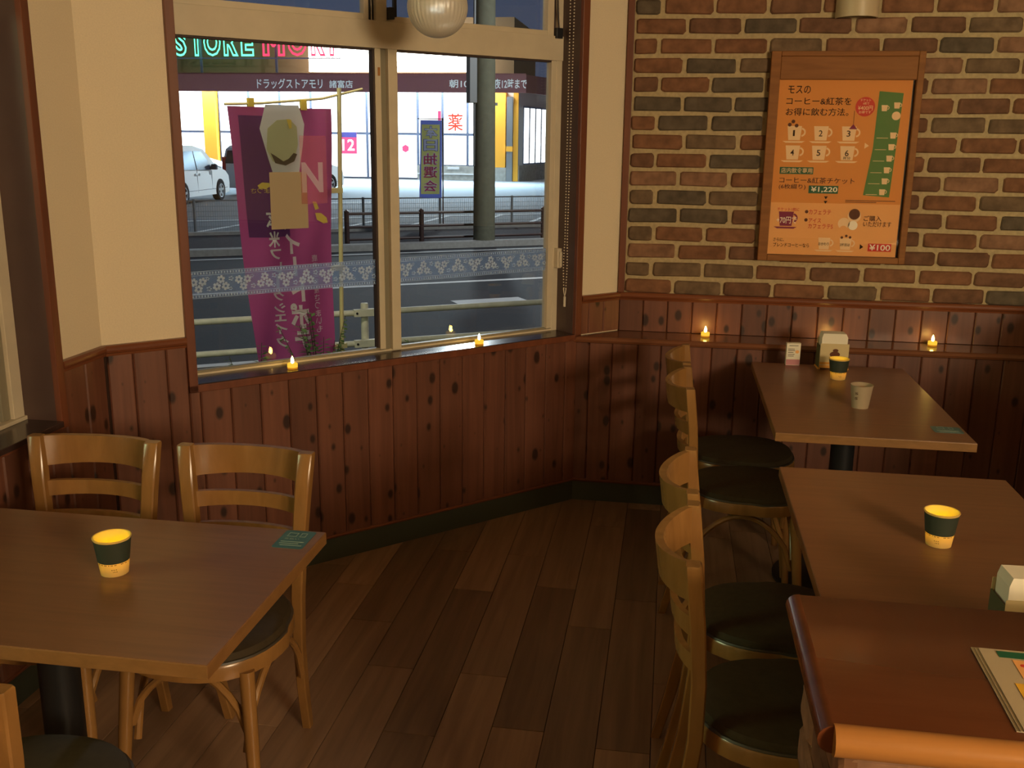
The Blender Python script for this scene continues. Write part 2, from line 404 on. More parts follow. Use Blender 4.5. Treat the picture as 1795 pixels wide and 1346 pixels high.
# ------------------------------------------------------------------ floor, ceiling, far walls
foot = [(-1.80, -3.0), (3.2, -3.0), (3.2, 4.50), (-0.17, 4.50), (-1.80, 2.87)]
fl = struct(MB().prismz(foot, -0.06, -0.004).build('floor', 'subfloor'))
struct(MB().prismz(foot, ZC, ZC + 0.05).build('ceiling', 'ceiling'))
bm = MB(); bm.bbox(0.0008, 0.1462, 0.0008, 0.9132, -0.0038, 0.0, 0.0012); pl0 = bm.build('plank', 'floor', fl)
plank_me = pl0.data; bpy.data.objects.remove(pl0)
for k in range(-9, 16):
    x0 = -0.575 + 0.147 * k
    off = {-1: 2.36, -2: 2.697, -3: 2.98, 0: 2.70, 1: 2.434, 2: 2.15}.get(k, rnd.uniform(2.0, 2.9))
    for j in range(-2, 4):
        y0 = off + 0.914 * j; y1 = y0 + 0.914
        if y1 < 0.7: continue
        lim = min(YL + 0.01, x0 + 0.147 + 4.683 + 0.03)
        if y0 > lim - 0.03 or x0 < -1.95: continue
        y1 = min(y1, lim)
        p = link('plank', plank_me, fl, (x0, y0, 0)); p.scale = (1, (y1 - y0) / 0.914, 1)

struct(MB().box(3.2, 3.3, -3.0, 4.6, 0, ZC).build('wall_right', 'cream'))
struct(MB().box(3.185, 3.2, -3.0, 4.29, 0, 0.9).build('trim_1', 'room_dark'))
struct(MB().box(-1.9, 3.3, -3.1, -3.0, 0, ZC).build('wall_front', 'cream'))

struct(MB().bbox(1.60, 1.72, 1.9, 4.262, 0.0, 1.02, 0.01).build('added_shade_partition', 'room_dark'))  # unseen low partition, added to shade the lower right of the boarded wall
# ------------------------------------------------------------------ boards
def board_mesh(w, h, t=0.010, v=0.0045):
    """one upright board with V-grooved edges; x 0..w, front at y=-t"""
    mb = MB(); g = 0.0008
    ring = [(g, 0), (g, -t + v), (g + v, -t), (w - g - v, -t), (w - g, -t + v), (w - g, 0)]
    mb.loft([[(x, y, 0) for x, y in ring], [(x, y, h) for x, y in ring]])
    me = bpy.data.meshes.new('board'); me.from_pydata(mb.v, [], mb.f); me.update()
    b = bmesh.new(); b.from_mesh(me); bmesh.ops.recalc_face_normals(b, faces=b.faces); b.to_mesh(me); b.free()
    me.materials.append(M['pine']); return me
def boards(parent, edges, z0, z1, y=0.0):
    cache = {}
    for a, b in zip(edges[:-1], edges[1:]):
        w = round(b - a, 4)
        if w < 0.004: continue
        k = (w, round(z1 - z0, 4))
        if k not in cache: cache[k] = board_mesh(w, z1 - z0)
        link('board', cache[k], parent, (a, y, z0))
def span(a, b, first, pitch):
    e = [a]; x = first
    while x < b - 0.005:
        if x > a + 0.005: e.append(x)
        x += pitch
    e.append(b); return e

# ------------------------------------------------------------------ window wall (B)
WT = 0.17
mb = MB()
mb.box(-0.03, 0.290, 0.0, WT, 0, ZC); mb.box(1.966, 2.40, 0.0, WT, 0, ZC)
mb.box(0.290, 1.966, 0.0, WT, 0, 0.745); mb.box(0.290, 1.966, 0.0, WT, 2.47, ZC)
wB = struct(mb.build('wall_back_left', 'cream', None, False, OB, RB))
struct(MB().box(0.0, 0.27, -0.0015, 0.0, 0.742, 0.905).box(0.0, 1.985, -0.0015, 0.0, 0.09, 0.742).build('trim_2', 'groove', wB))
e1 = span(0.010, 0.268, 0.0915, 0.1075)
boards(wB, e1, 0.10, 0.905)
eB = [x for x in span(0.0, 1.983, 0.3065 - 0.1075 * 2, 0.1075)]
boards(wB, [0.268] + [x for x in eB if x > 0.29], 0.10, 0.742)
boards(wB, [1.998, 2.045, 2.13, 2.225], 0.765, 0.905)
def rail_profile(z0, z1, t):
    h = z1 - z0
    return [(0, z0), (-t * 0.45, z0), (-t * 0.55, z0 + h * 0.25), (-t * 0.85, z0 + h * 0.35), (-t, z0 + h * 0.55), (-t, z0 + h * 0.78), (-t * 0.8, z1 - 0.001), (-t * 0.5, z1), (0, z1)]
def rail(parent, a, b, z0=0.900, z1=0.936, t=0.022, name='trim_3', y=0.0, mat='rail'):
    pr = rail_profile(z0, z1, t)
    return struct(MB().loft([[(a, y + d, z) for d, z in pr], [(b, y + d, z) for d, z in pr]]).build(name, mat, parent))
rail(wB, 0.008, 0.268); rail(wB, 1.998, 2.218, name='trim_4')
rail(wB, 0.0, 1.985, 0.088, 0.104, 0.017, 'trim_5')
struct(MB().box(0.0, 1.985, -0.008, 0.0, 0.0, 0.090).build('baseboard_back_left', 'base', wB))

win = thing('window_1', None, None, OB, RB); struct(win)
# wooden casing
def tr(name, parent, x0, x1, y0, y1, z0, z1, mat='trim'): return bx(name, mat, parent, x0, x1, y0, y1, z0, z1, 0.002)
tr('casing', win, 0.268, 0.298, -0.018, 0.002, 0.742, 2.49)
tr('casing', win, 1.962, 1.997, -0.018, 0.002, 0.742, 2.49)
tr('casing', win, 0.268, 1.997, -0.018, 0.002, 0.742, 0.768)
tr('casing', win, 0.268, 1.997, -0.018, 0.002, 2.46, 2.49)
bx('reveal', 'reveal', win, 1.960, 1.968, 0.0, 0.15, 0.76, 2.47)
bx('reveal', 'reveal', win, 0.289, 0.297, 0.0, 0.15, 0.76, 2.47)
SLP = 0.0
MB().loft([[(x, -0.016, 0.750), (x, -0.016, 0.7685), (x, -0.013, 0.7705), (x, 0.150, 0.7705 - 0.163 * SLP), (x, 0.150, 0.740)] for x in (0.297, 1.960)]).build('sill', 'sill', win)
# aluminium frame, sashes and glass; front face about 11 cm behind the wall face
def fr(name, x0, x1, z0, z1, y0=0.110, y1=0.150, mat='frame', b=0.0015): return bx(name, mat, win, x0, x1, y0, y1, z0, z1, b)
fr('bottom_rail', 0.297, 1.960, 0.755, 0.7775, 0.116, 0.150)
fr('bottom_track', 0.297, 1.960, 0.777, 0.784, 0.126, 0.150, 'track')
fr('jamb', 0.297, 0.330, 0.770, 2.46, 0.112, 0.150)
fr('jamb', 1.930, 1.960, 0.770, 2.46, 0.112, 0.150)
fr('transom_bar', 0.297, 1.960, 1.917, 2.014, 0.106, 0.150)
fr('gasket', 0.330, 1.066, 1.910, 1.917, 0.118, 0.150, 'gasket')
fr('gasket', 1.163, 1.908, 1.910, 1.917, 0.118, 0.150, 'gasket')
fr('gasket', 1.066, 1.073, 0.787, 1.912, 0.116, 0.150, 'gasket')
fr('sash_stile', 1.073, 1.097, 0.781, 1.917, 0.112, 0.150)
fr('sash_channel', 1.097, 1.124, 0.781, 1.917, 0.124, 0.150, 'track')
fr('mullion', 1.124, 1.163, 0.775, 1.917, 0.104, 0.150)
fr('sash_stile', 1.906, 1.932, 0.781, 1.917, 0.114, 0.150)
fr('sash_channel', 1.928, 1.934, 0.781, 1.917, 0.118, 0.150, 'track')
fr('hinge_plate', 1.083, 1.092, 1.82, 1.85, 0.109, 0.113, 'nosing', 0.0005)
# upper hopper lights
fr('hopper_rail', 0.330, 1.050, 2.014, 2.036, 0.116, 0.150)
fr('hopper_stile', 1.034, 1.052, 2.014, 2.45, 0.114, 0.150)
fr('hopper_channel', 1.052, 1.080, 2.014, 2.45, 0.128, 0.150, 'darkmetal')
fr('upper_mullion', 1.080, 1.124, 2.014, 2.45, 0.108, 0.150)
fr('upper_mullion', 1.066, 1.070, 2.014, 2.45, 0.122, 0.130, 'steel', 0.0005)
fr('hopper_rail', 1.124, 1.905, 2.014, 2.034, 0.116, 0.150)
fr('hopper_stile', 1.880, 1.912, 2.014, 2.45, 0.112, 0.150)
fr('hopper_channel', 1.912, 1.932, 2.014, 2.45, 0.126, 0.150, 'gasket')
fr('head_rail', 0.297, 1.960, 2.44, 2.47, 0.106, 0.150)
fr('opener_bracket', 1.124, 1.146, 2.020, 2.062, 0.088, 0.112, 'darkmetal')
fr('opener_bracket', 1.148, 1.160, 2.030, 2.11, 0.096, 0.112, 'darkmetal')
fr('opener_bracket', 1.914, 1.946, 2.004, 2.046, 0.094, 0.114, 'darkmetal')
MB().tube([(1.930, 0.10, 2.044), (1.926, 0.104, 2.08), (1.917, 0.106, 2.20), (1.914, 0.106, 2.44)], 0.0018, 6).build('opener_cable', 'darkmetal', win)
MB().tube([(1.932, 0.10, 2.044), (1.931, 0.104, 2.08), (1.928, 0.106, 2.20), (1.926, 0.106, 2.44)], 0.0018, 6).build('opener_cable', 'steel', win)
latch = bx('latch', 'frame', win, 1.938, 1.962, 0.086, 0.118, 1.050, 1.136, 0.003)
bx('latch_lever', 'frame', latch, 1.944, 1.958, 0.076, 0.088, 1.056, 1.122, 0.003)
for x0, x1, z0, z1, y in ((0.33, 1.07, 0.783, 1.915, 0.132), (1.16, 1.91, 0.783, 1.915, 0.132), (0.33, 1.04, 2.03, 2.45, 0.136), (1.12, 1.885, 2.03, 2.45, 0.136)):
    bx('pane', 'glass', win, x0, x1, y, y + 0.005, z0, z1)

# lace film stuck along the lower panes
def lace(x0, x1, label):
    z0, z1 = 1.040, 1.136
    t = thing('lace_film', label, 'window film', OB, RB, 'lace strips on the window panes')
    bx('film', 'film', t, x0, x1, 0.1303, 0.1310, z0, z1)
    mb = MB(); y = 0.1298
    def quad(a, b, c, d): mb.add([(a, y, c), (b, y, c), (b, y, d), (a, y, d)], [(0, 1, 2, 3)])
    for z in (z0 + 0.014, z1 - 0.016, z0, z1 - 0.0012): quad(x0, x1, z, z + 0.0012)
    n = int((x1 - x0) / 0.0105)
    for i in range(n):
        x = x0 + (i + 0.5) * (x1 - x0) / n
        for z in (z0 + 0.0035, z1 - 0.0115): quad(x - 0.0022, x + 0.0022, z, z + 0.0075)
    def flower(cx, cz, r):
        for k in range(6):
            a = math.pi * 2 * k / 6 + 0.3; px, pz = cx + r * 0.72 * math.cos(a), cz + r * 0.72 * math.sin(a)
            pts = [(px + r * 0.36 * math.cos(b), y, pz + r * 0.36 * math.sin(b)) for b in [math.pi * 2 * i / 6 for i in range(6)]]
            mb.add(pts, [tuple(range(6))])
        for k in range(8):
            a0, a1 = math.pi * 2 * k / 8, math.pi * 2 * (k + 1) / 8
            q = [(cx + rr * math.cos(a), y - 0.0001, cz + rr * math.sin(a)) for rr, a in ((r * 0.62, a0), (r * 0.62, a1), (r * 0.34, a1), (r * 0.34, a0))]
            mb.add(q, [(0, 1, 2, 3)])
    def leafm(cx, cz, r):
        for k in range(5):
            a = math.pi * 2 * k / 5; px, pz = cx + r * 0.6 * math.cos(a), cz + r * 0.6 * math.sin(a)
            mb.add([(px + r * 0.4 * math.cos(b), y, pz + r * 0.22 * math.sin(b)) for b in [math.pi * 2 * i / 5 for i in range(5)]], [tuple(range(5))])
    m_ = int(round((x1 - x0) / 0.079)); st = (x1 - x0) / m_
    for i in range(m_):
        cx = x0 + (i + 0.45) * st; cz = (z0 + z1) / 2; up = 1 if i % 2 else -1
        flower(cx - 0.016, cz - 0.010 * up, 0.0145); flower(cx + 0.016, cz - 0.010 * up, 0.0145); flower(cx, cz + 0.015 * up, 0.0145)
        leafm(cx + 0.037, cz + 0.016 * up, 0.011); leafm(cx + 0.034, cz - 0.020 * up, 0.008)
    tag(mb.build('lace_print', 'lace', t), kind='stuff')
lace(0.332, 1.066, 'white floral lace film strip across the left window pane')
lace(1.164, 1.906, 'white floral lace film strip across the right window pane')
# paper notice seen from its back and a window reflection with a big N, painted on a clear sheet
t = thing('paper_notice', 'plain tan back of a paper notice stuck on the left pane', 'notice', OB, RB)
bx('sheet', 'notice', t, 0.648, 0.792, 0.1290, 0.1298, 1.269, 1.472)
t = thing('painted_reflection', 'see-through painted reflection with a white letter N on the left pane', 'sign', OB, RB)
bx('film', 'reflection_tint', t, 0.768, 0.872, 0.1284, 0.1288, 1.357, 1.60)  # clear sheet that only carries the painted reflection
text('N', (0.772, 0.856, 1.398, 1.506), 'reflection_N', t, 0.1280, bold=0.03)

# bead chain of the roller blind hanging in the right reveal
t = thing('blind_chain', 'thin beaded blind chain hanging in the right window reveal', 'blind chain', OB, RB)
for (ya, yb, nm) in ((0.057, 0.055, 'a'), (0.028, 0.041, 'b')):
    mb = MB(); n = 118
    for i in range(n):
        f = i / (n - 1); z = 2.44 - f * (2.44 - 0.966); y = ya + (yb - ya) * f
        if f > 0.86: y += (0.006 if nm == 'a' else -0.004) * math.sin((f - 0.86) / 0.14 * math.pi)
        r = 0.0030
        mb.lathe([(0.0003, z - r), (r * 0.8, z - r * 0.6), (r, z), (r * 0.8, z + r * 0.6), (0.0003, z + r)], 6, 1.951, y)
    tag(mb.build('bead_string', 'bead', t, True), kind='stuff')
bx('tension_weight', 'bead', t, 1.947, 1.955, 0.043, 0.052, 0.884, 0.930, 0.002)
MB().tube([(1.951, 0.058, 0.966), (1.951, 0.053, 0.945), (1.951, 0.048, 0.93), (1.951, 0.043, 0.945), (1.951, 0.040, 0.966)], 0.0022, 6).build('loop', 'bead', t, True)

# ------------------------------------------------------------------ left wall (A) with the left window
mb = MB()
mb.box(-0.262, 0.03, 0.0, WT, 0, ZC); mb.box(-2.20, -0.262, 0.0, WT, 0, 0.745); mb.box(-2.20, -0.262, 0, WT, 2.47, ZC); mb.box(-5.95, -2.20, 0, WT, 0, ZC)
wA = struct(mb.build('wall_left', 'cream', None, False, OA, RA))
boards(wA, span(-0.236, -0.006, -0.1155, 0.1075), 0.10, 0.905)
boards(wA, span(-2.2, -0.236, -2.2 + 0.05, 0.1075), 0.10, 0.735)
rail(wA, -0.236, 0.010, name='trim_6')
rail(wA, -2.2, 0.0, 0.088, 0.104, 0.017, 'trim_7')
struct(MB().box(-5.9, 0.0, -0.008, 0.0, 0.0, 0.090).build('baseboard_left', 'base', wA))
win = thing('window_2', None, None, OA, RA); struct(win)
tr('casing', win, -0.270, -0.236, -0.018, 0.002, 0.735, 2.49)
tr('casing', win, -2.226, -2.192, -0.018, 0.002, 0.735, 2.49)
tr('casing', win, -2.2, -0.27, -0.018, 0.002, 0.735, 0.752)
bx('reveal', 'reveal', win, -0.270, -0.262, 0.0, 0.15, 0.75, 2.47)
bx('reveal', 'reveal', win, -2.202, -2.194, 0.0, 0.15, 0.75, 2.47)
bx('sill', 'sill', win, -2.196, -0.268, -0.022, 0.150, 0.742, 0.760, 0.002)
fr('bottom_rail', -2.196, -0.268, 0.760, 0.772, 0.096, 0.150)
fr('jamb', -0.318, -0.270, 0.760, 2.46, 0.104, 0.150)
fr('sash_stile', -0.352, -0.318, 0.772, 1.93, 0.116, 0.150, 'track')
fr('mullion', -1.27, -1.20, 0.772, 2.46, 0.106, 0.150)
fr('jamb', -2.194, -2.14, 0.760, 2.46, 0.104, 0.150)
fr('transom_bar', -2.194, -0.27, 1.917, 2.014, 0.106, 0.150)
fr('head_rail', -2.194, -0.27, 2.44, 2.47, 0.106, 0.150)
for x0, x1, z0, z1 in ((-1.205, -0.345, 0.77, 1.92), (-2.15, -1.26, 0.77, 1.92), (-1.205, -0.31, 2.01, 2.45), (-2.15, -1.26, 2.01, 2.45)):
    bx('pane', 'glass', win, x0, x1, 0.132, 0.137, z0, z1)

# ------------------------------------------------------------------ brick wall (C), ledge, boards
wC = struct(MB().box(-0.30, 3.3, YC, YC + 0.15, 0.0, ZC).build('wall_back', 'mortar'))
struct(MB().box(-0.46, 3.2, YL, YC, 0.0, 0.735).build('wall_back_lower', 'groove'))
wL = bpy.data.objects['wall_back_lower']
boards(wL, [-0.3925, -0.332, -0.231, -0.120, -0.020] + [-0.020 + 0.108 * i for i in range(1, 20)], 0.10, 0.733, YL)
struct(MB().box(-0.22, 3.2, YC - 0.0015, YC, 0.755, 0.905).build('trim_8', 'groove', wC))
boards(wC, [-0.2175 + 0.1085 * i for i in range(0, 21)], 0.762, 0.905, YC)
rail(wC, -0.225, 3.2, name='trim_9', y=YC)
rail(wL, -0.396, 3.2, 0.088, 0.104, 0.017, 'trim_10', YL)
struct(MB().box(-0.40, 3.2, YL - 0.008, YL, 0.0, 0.090).build('baseboard_back', 'base'))
struct(bx('trim_11', 'trim', None, -0.224, -0.196, YC - 0.020, YC + 0.004, 0.936, 2.595, 0.002))
t = thing('wall_ledge', 'narrow varnished wooden ledge running along the wall below the bricks', 'ledge', (-0.39, YL, 0.76))
mb = MB()
pr = [(0.185, -0.028), (-0.012, -0.028), (-0.021, -0.024), (-0.026, -0.014), (-0.021, -0.004), (-0.012, 0.0), (0.185, 0.0)]
x0 = -0.39
def xl(y): return (YL + y) - 4.683 + 0.002 - x0
mb.loft([[(xl(y), y, z) for y, z in pr], [(3.59, y, z) for y, z in pr]])
mb.build('ledge_board', 'ledge', t)
# bricks, one object each
def brick_mesh(w, h, k):
    r_ = random.Random(k); mb = MB(); rc = 0.011
    out = rrect(0, w, 0, h, rc, 2); out = [(x + r_.uniform(-0.0022, 0.0022), z + r_.uniform(-0.0022, 0.0022)) for x, z in out]
    inn = []
    cx, cz = w / 2, h / 2
    for x, z in out:
        inn.append((x + (0.006 if x < cx else -0.006), z + (0.005 if z < cz else -0.005)))
    mb.loft([[(x, 0.012, z) for x, z in out], [(x, -0.004, z) for x, z in out], [(x, -0.010 + r_.uniform(-0.0012, 0.0012), z) for x, z in inn]])
    return mb
variants = {}
for hlf in (0, 1):
    for k in range(6):
        o = brick_mesh(0.205 if not hlf else 0.100, 0.0605, 40 * hlf + k).build('brick', BR[0], wC)
        variants[(hlf, k)] = o.data; bpy.data.objects.remove(o)
bcopies = {}
def brick(parent, x, y, z, w, hlf, cm, rz=0, sy=1.0):
    key = (hlf, rnd.randrange(6), cm)
    if key not in bcopies:
        me = variants[key[:2]].copy(); me.materials.clear(); me.materials.append(BR[cm]); bcopies[key] = me
    o = link('brick', bcopies[key], parent, (x, y, z), rz); o.scale = (w / (0.100 if hlf else 0.205), 1, sy); return o
def pick():
    return rnd.choices([0, 1, 2, 3, 4], [0.30, 0.22, 0.20, 0.17, 0.11])[0]
for row in range(21):
    z = 0.9315 + row * 0.0785 + 0.003
    if z > 2.55: break
    x = -0.190 + rnd.uniform(-0.004, 0.004); first = True
    while x < 1.75:
        if first and row % 2 == 1: w, hlf = 0.100 + rnd.uniform(-0.006, 0.004), 1
        else: w, hlf = rnd.uniform(0.198, 0.214), 0
        brick(wC, x, YC, z + rnd.uniform(-0.002, 0.002), w, hlf, pick())
        x += w + rnd.uniform(0.012, 0.019); first = False

# ------------------------------------------------------------------ framed poster
px0, px1, pz0, pz1 = 0.373, 0.981, 1.100, 1.962
t = thing('framed_poster', 'wood-framed orange coffee ticket poster hung on the brick wall', 'poster', (0, YC - 0.012, 0))
def fb(x0, x1, z0, z1, y0, y1): return bx('frame_bar', 'posterframe', t, x0, x1, y0, y1, z0, z1, 0.003)
fb(px0, 0.413, pz0, pz1, -0.034, 0.0); fb(0.955, px1, pz0, pz1, -0.034, 0.0)
fb(0.413, 0.955, pz0, 1.126, -0.034, 0.0); fb(0.413, 0.955, 1.850, pz1 - 0.020, -0.030, 0.0); fb(0.413, 0.955, pz1 - 0.020, pz1, -0.034, 0.0)
bx('backing', 'black', t, 0.41, 0.957, -0.008, -0.004, 1.12, 1.855)
PW0, PW1, PH0, PH1 = 0.4145, 0.9455, 1.127, 1.850
sh = bx('sheet', 'orangeprint', t, PW0, PW1, -0.0105, -0.0085, PH0, PH1)
U = lambda u: PW0 + u * (0.955 - 0.4145)
Vv = lambda v: PH0 + v * (PH1 - PH0)
def rect(u0, u1, v0, v1, mat, y=-0.0110, name='print_block'):
    MB().box(U(u0), U(u1), y, y + 0.0004, Vv(v0), Vv(v1)).build(name, mat, sh)
def poly(pts, mat, y=-0.0115, name='print_shape'):
    MB().prism([(U(a), Vv(b)) for a, b in pts], y, y + 0.0004).build(name, mat, sh)
rect(0.0, 0.98, 0.0, 0.305, 'tanprint', -0.0107)
def disc(u, v, ru, mat, y=-0.0115):
    rx = ru * (0.955 - 0.4145); MB().prism([(U(u) + rx * math.cos(a), Vv(v) + rx * math.sin(a)) for a in [2 * math.pi * i / 28 for i in range(28)]], y, y + 0.0004).build('print_disc', mat, sh)
def cupshape(u, v, s, mat, y=-0.0114, saucer=True):
    a = 0.9
    poly([(u - 0.055 * s, v + 0.045 * s), (u + 0.055 * s, v + 0.045 * s), (u + 0.045 * s, v - 0.035 * s), (u - 0.042 * s, v - 0.035 * s)], mat, y, 'print_cup')
    pts = []
    for i in range(11):
        an = R(80 - 160 * i / 10); pts.append((u + 0.050 * s + 0.036 * s * math.cos(an), v + 0.010 * s + 0.026 * s * math.sin(an)))
    for i in range(11):
        an = R(-80 + 160 * i / 10); pts.append((u + 0.050 * s + 0.024 * s * math.cos(an), v + 0.010 * s + 0.016 * s * math.sin(an)))
    poly(pts, mat, y, 'print_handle')
    if saucer: poly([(u - 0.085 * s, v - 0.040 * s), (u + 0.085 * s, v - 0.040 * s), (u + 0.06 * s, v - 0.050 * s), (u - 0.06 * s, v - 0.050 * s)], mat, y, 'print_saucer')
def ptext(s, u0, u1, v0, v1, mat='ink', y=-0.0122, bold=0.007): return text(s, (U(u0), U(u1), Vv(v0), Vv(v1)), mat, sh, y, bold=bold)
ptext('モスの', 0.068, 0.237, 0.924, 0.967); ptext('コーヒー&紅茶を', 0.061, 0.546, 0.861, 0.904); ptext('お得に飲む方法。', 0.063, 0.531, 0.801, 0.844)
for i, (u, v) in enumerate([(0.139, 0.698), (0.339, 0.698), (0.547, 0.698), (0.136, 0.588), (0.335, 0.588), (0.547, 0.588)]):
    cupshape(u, v, 1.0, 'whiteprint'); ptext(str(i + 1), u - (0.016 if i else 0.010), u + (0.012 if i else 0.004), v - 0.012, v + 0.022)
ptext('杯分', 0.52, 0.575, 0.556, 0.574)
poly([(0.545, 0.728), (0.605, 0.728), (0.575, 0.757)], 'purpleprint', -0.0120); rect(0.5735, 0.5765, 0.757, 0.83, 'ink', -0.0118, 'print_line')
for u, v in ((0.10, 0.750), (0.125, 0.768), (0.152, 0.745)): disc(u, v, 0.014, 'brownprint', -0.0119)
disc(0.650, 0.853, 0.072, 'redprint')
for s_, a in (('チケット', (0.611, 0.688, 0.881, 0.897)), ('6枚で', (0.633, 0.677, 0.864, 0.879)), ('¥400円', (0.597, 0.706, 0.833, 0.859)), ('お得です', (0.606, 0.696, 0.815, 0.831))): ptext(s_, *a, 'whiteprint')
poly([(0.672, 0.653), (0.672, 0.620), (0.705, 0.636)], 'whiteprint')
poly([(0.745, 0.939), (0.922, 0.929), (0.91, 0.70), (0.891, 0.346), (0.695, 0.356), (0.735, 0.62)], 'greenprint', -0.0113)
for u, v in ((0.792, 0.844), (0.882, 0.859)): cupshape(u, v, 0.42, 'whiteprint', -0.0119, False)
disc(0.883, 0.804, 0.032, 'whiteprint', -0.0119)
for u, v in ((0.875, 0.693), (0.870, 0.628), (0.863, 0.564), (0.853, 0.498), (0.845, 0.435), (0.834, 0.373)):
    cupshape(u, v, 0.42, 'whiteprint', -0.0119, False); rect(u - 0.12, u - 0.035, v - 0.014, v - 0.011, 'whiteprint', -0.0119, 'print_line')
rect(0.05, 0.305, 0.470, 0.510, 'dkgreenprint'); ptext('店内飲食専用', 0.060, 0.297, 0.476, 0.506, 'whiteprint')
ptext('コーヒー&紅茶チケット', 0.052, 0.623, 0.418, 0.453, 'brownprint'); ptext('(6枚綴り)', 0.052, 0.257, 0.380, 0.413, 'brownprint')
rect(0.281, 0.505, 0.361, 0.406, 'dkgreenprint'); ptext('¥1,220', 0.298, 0.499, 0.366, 0.400, 'paleprint', bold=0.015)
for v in (0.328, 0.302): poly([(0.403, v + 0.017), (0.432, v + 0.017), (0.4175, v)], 'ink')
rect(0.566, 0.94, 0.322, 0.326, 'brownprint', name='print_line'); rect(0.566, 0.80, 0.313, 0.317, 'brownprint', name='print_line')
ptext('チケット1枚に', 0.054, 0.223, 0.256, 0.276, 'redprint')
cupshape(0.125, 0.205, 1.05, 'purpleprint'); ptext('+70円で', 0.054, 0.209, 0.182, 0.222, 'paleprint')
for v in (0.254, 0.206): disc(0.280, v, 0.013, 'brownprint')
ptext('カフェラテ', 0.298, 0.466, 0.239, 0.268, 'redprint'); ptext('アイス', 0.301, 0.395, 0.191, 0.217, 'redprint'); ptext('カフェラテS', 0.300, 0.489, 0.157, 0.185, 'redprint')
disc(0.645, 0.235, 0.050, 'whiteprint'); disc(0.645, 0.245, 0.042, 'brownprint', -0.0119); disc(0.570, 0.190, 0.045, 'whiteprint', -0.0117); disc(0.640, 0.180, 0.036, 'paleprint', -0.0117); disc(0.57, 0.155, 0.03, 'tanprint', -0.0119)
ptext('ご購入', 0.718, 0.851, 0.207, 0.239, 'brownprint'); ptext('いただけます', 0.718, 0.928, 0.175, 0.205, 'brownprint')
ptext('さらに、', 0.039, 0.123, 0.077, 0.097); ptext('ブレンドコーヒーなら', 0.042, 0.320, 0.045, 0.069)
cupshape(0.433, 0.066, 0.85, 'whiteprint'); cupshape(0.596, 0.066, 0.85, 'whiteprint')
ptext('おかわり', 0.390, 0.470, 0.059, 0.077); ptext('2杯目は', 0.555, 0.630, 0.057, 0.075)
for u, v in ((0.565, 0.108), (0.598, 0.118), (0.628, 0.110)): disc(u, v, 0.010, 'brownprint')
poly([(0.708, 0.072), (0.708, 0.041), (0.734, 0.056)], 'ink')
rect(0.769, 0.945, 0.031, 0.077, 'redprint'); ptext('¥100', 0.779, 0.938, 0.037, 0.072, 'paleprint', bold=0.015)
bx('cover_glass', 'coverglass', t, 0.412, 0.956, -0.0175, -0.0155, 1.125, 1.852)

# ------------------------------------------------------------------ wall sconce and globe pendant
t = thing('wall_sconce', 'unlit frosted half-cylinder wall lamp above the poster', 'lamp', (0.70, YC - 0.010, 2.09))
ring_o = [(0.084 * math.cos(R(a)), -0.095 * math.sin(R(a)) - 0.004) for a in range(0, 181, 10)]
ring_i = [(0.079 * math.cos(R(a)), -0.090 * math.sin(R(a)) - 0.004) for a in range(180, -1, -10)]
MB().prismz(ring_o + ring_i, 0.0, 0.24).build('lamp_shade', 'shade', t, True)
bx('back_plate', 'steel', t, -0.05, 0.05, -0.004, 0.002, 0.05, 0.20, 0.001)
bx('bulb_holder', 'shade', t, -0.02, 0.02, -0.06, -0.004, 0.10, 0.14, 0.004)

t = thing('globe_pendant', 'unlit ribbed glass globe lamp hanging before the window', 'lamp', (-0.79, 3.36, 2.012))
prof = []
for i in range(25):
    a = math.pi * (i / 24) * 0.90 + math.pi * 0.003
    prof.append((max(0.002, 0.098 * math.sin(a)), -0.096 * math.cos(a)))
MB().lathe(prof, 160, ribs=40, rib=0.012).build('glass_globe', 'globe', t, True)
MB().lathe([(0.001, 0.082), (0.036, 0.082), (0.040, 0.10), (0.034, 0.13), (0.012, 0.15), (0.008, 0.16), (0.001, 0.16)], 32).build('cap', 'steel', t, True)
MB().tube([(0, 0, 0.15), (0, 0, 0.588)], 0.004, 8).build('cord', 'black', t)

# ------------------------------------------------------------------ tables
def make_table(name, label, x0, x1, y0, y1, col=(0.5, 0.5)):
    cx, cy = (x0 + x1) / 2, (y0 + y1) / 2
    t = thing(name, label, 'table', (cx, cy, 0), 0, 'wood laminate dining tables')
    hx, hy = (x1 - x0) / 2, (y1 - y0) / 2
    bx('table_edge', 'tableedge', t, -hx, hx, -hy, hy, 0.682, 0.7095, 0.0015)
    bx('tabletop', 'tabletop', t, -hx + 0.0015, hx - 0.0015, -hy + 0.0015, hy - 0.0015, 0.7080, 0.7105, 0.0006)
    bx('mounting_plate', 'black', t, -0.18, 0.18, -0.18, 0.18, 0.674, 0.682, 0.001)
    MB().lathe([(0.042, 0.03), (0.042, 0.676)], 24, cap=True).build('column', 'black', t, True)
    MB().lathe([(0.04, 0.05), (0.055, 0.04), (0.19, 0.016), (0.215, 0.010), (0.215, 0.0)], 40, cap=True).build('base', 'black', t, True)
    return t
make_table('dining_table', 'wooden table on the left in front of two chairs, one lit cup on it', -1.754, -0.754, 1.446, 2.056)
make_table('dining_table', 'wooden table pushed against the ledge below the brick wall', 0.355, 0.957, 3.095, 4.135)
make_table('dining_table', 'middle wooden table between the wall table and the half-wall', 0.333, 0.935, 1.700, 2.752)
ZT = 0.7105

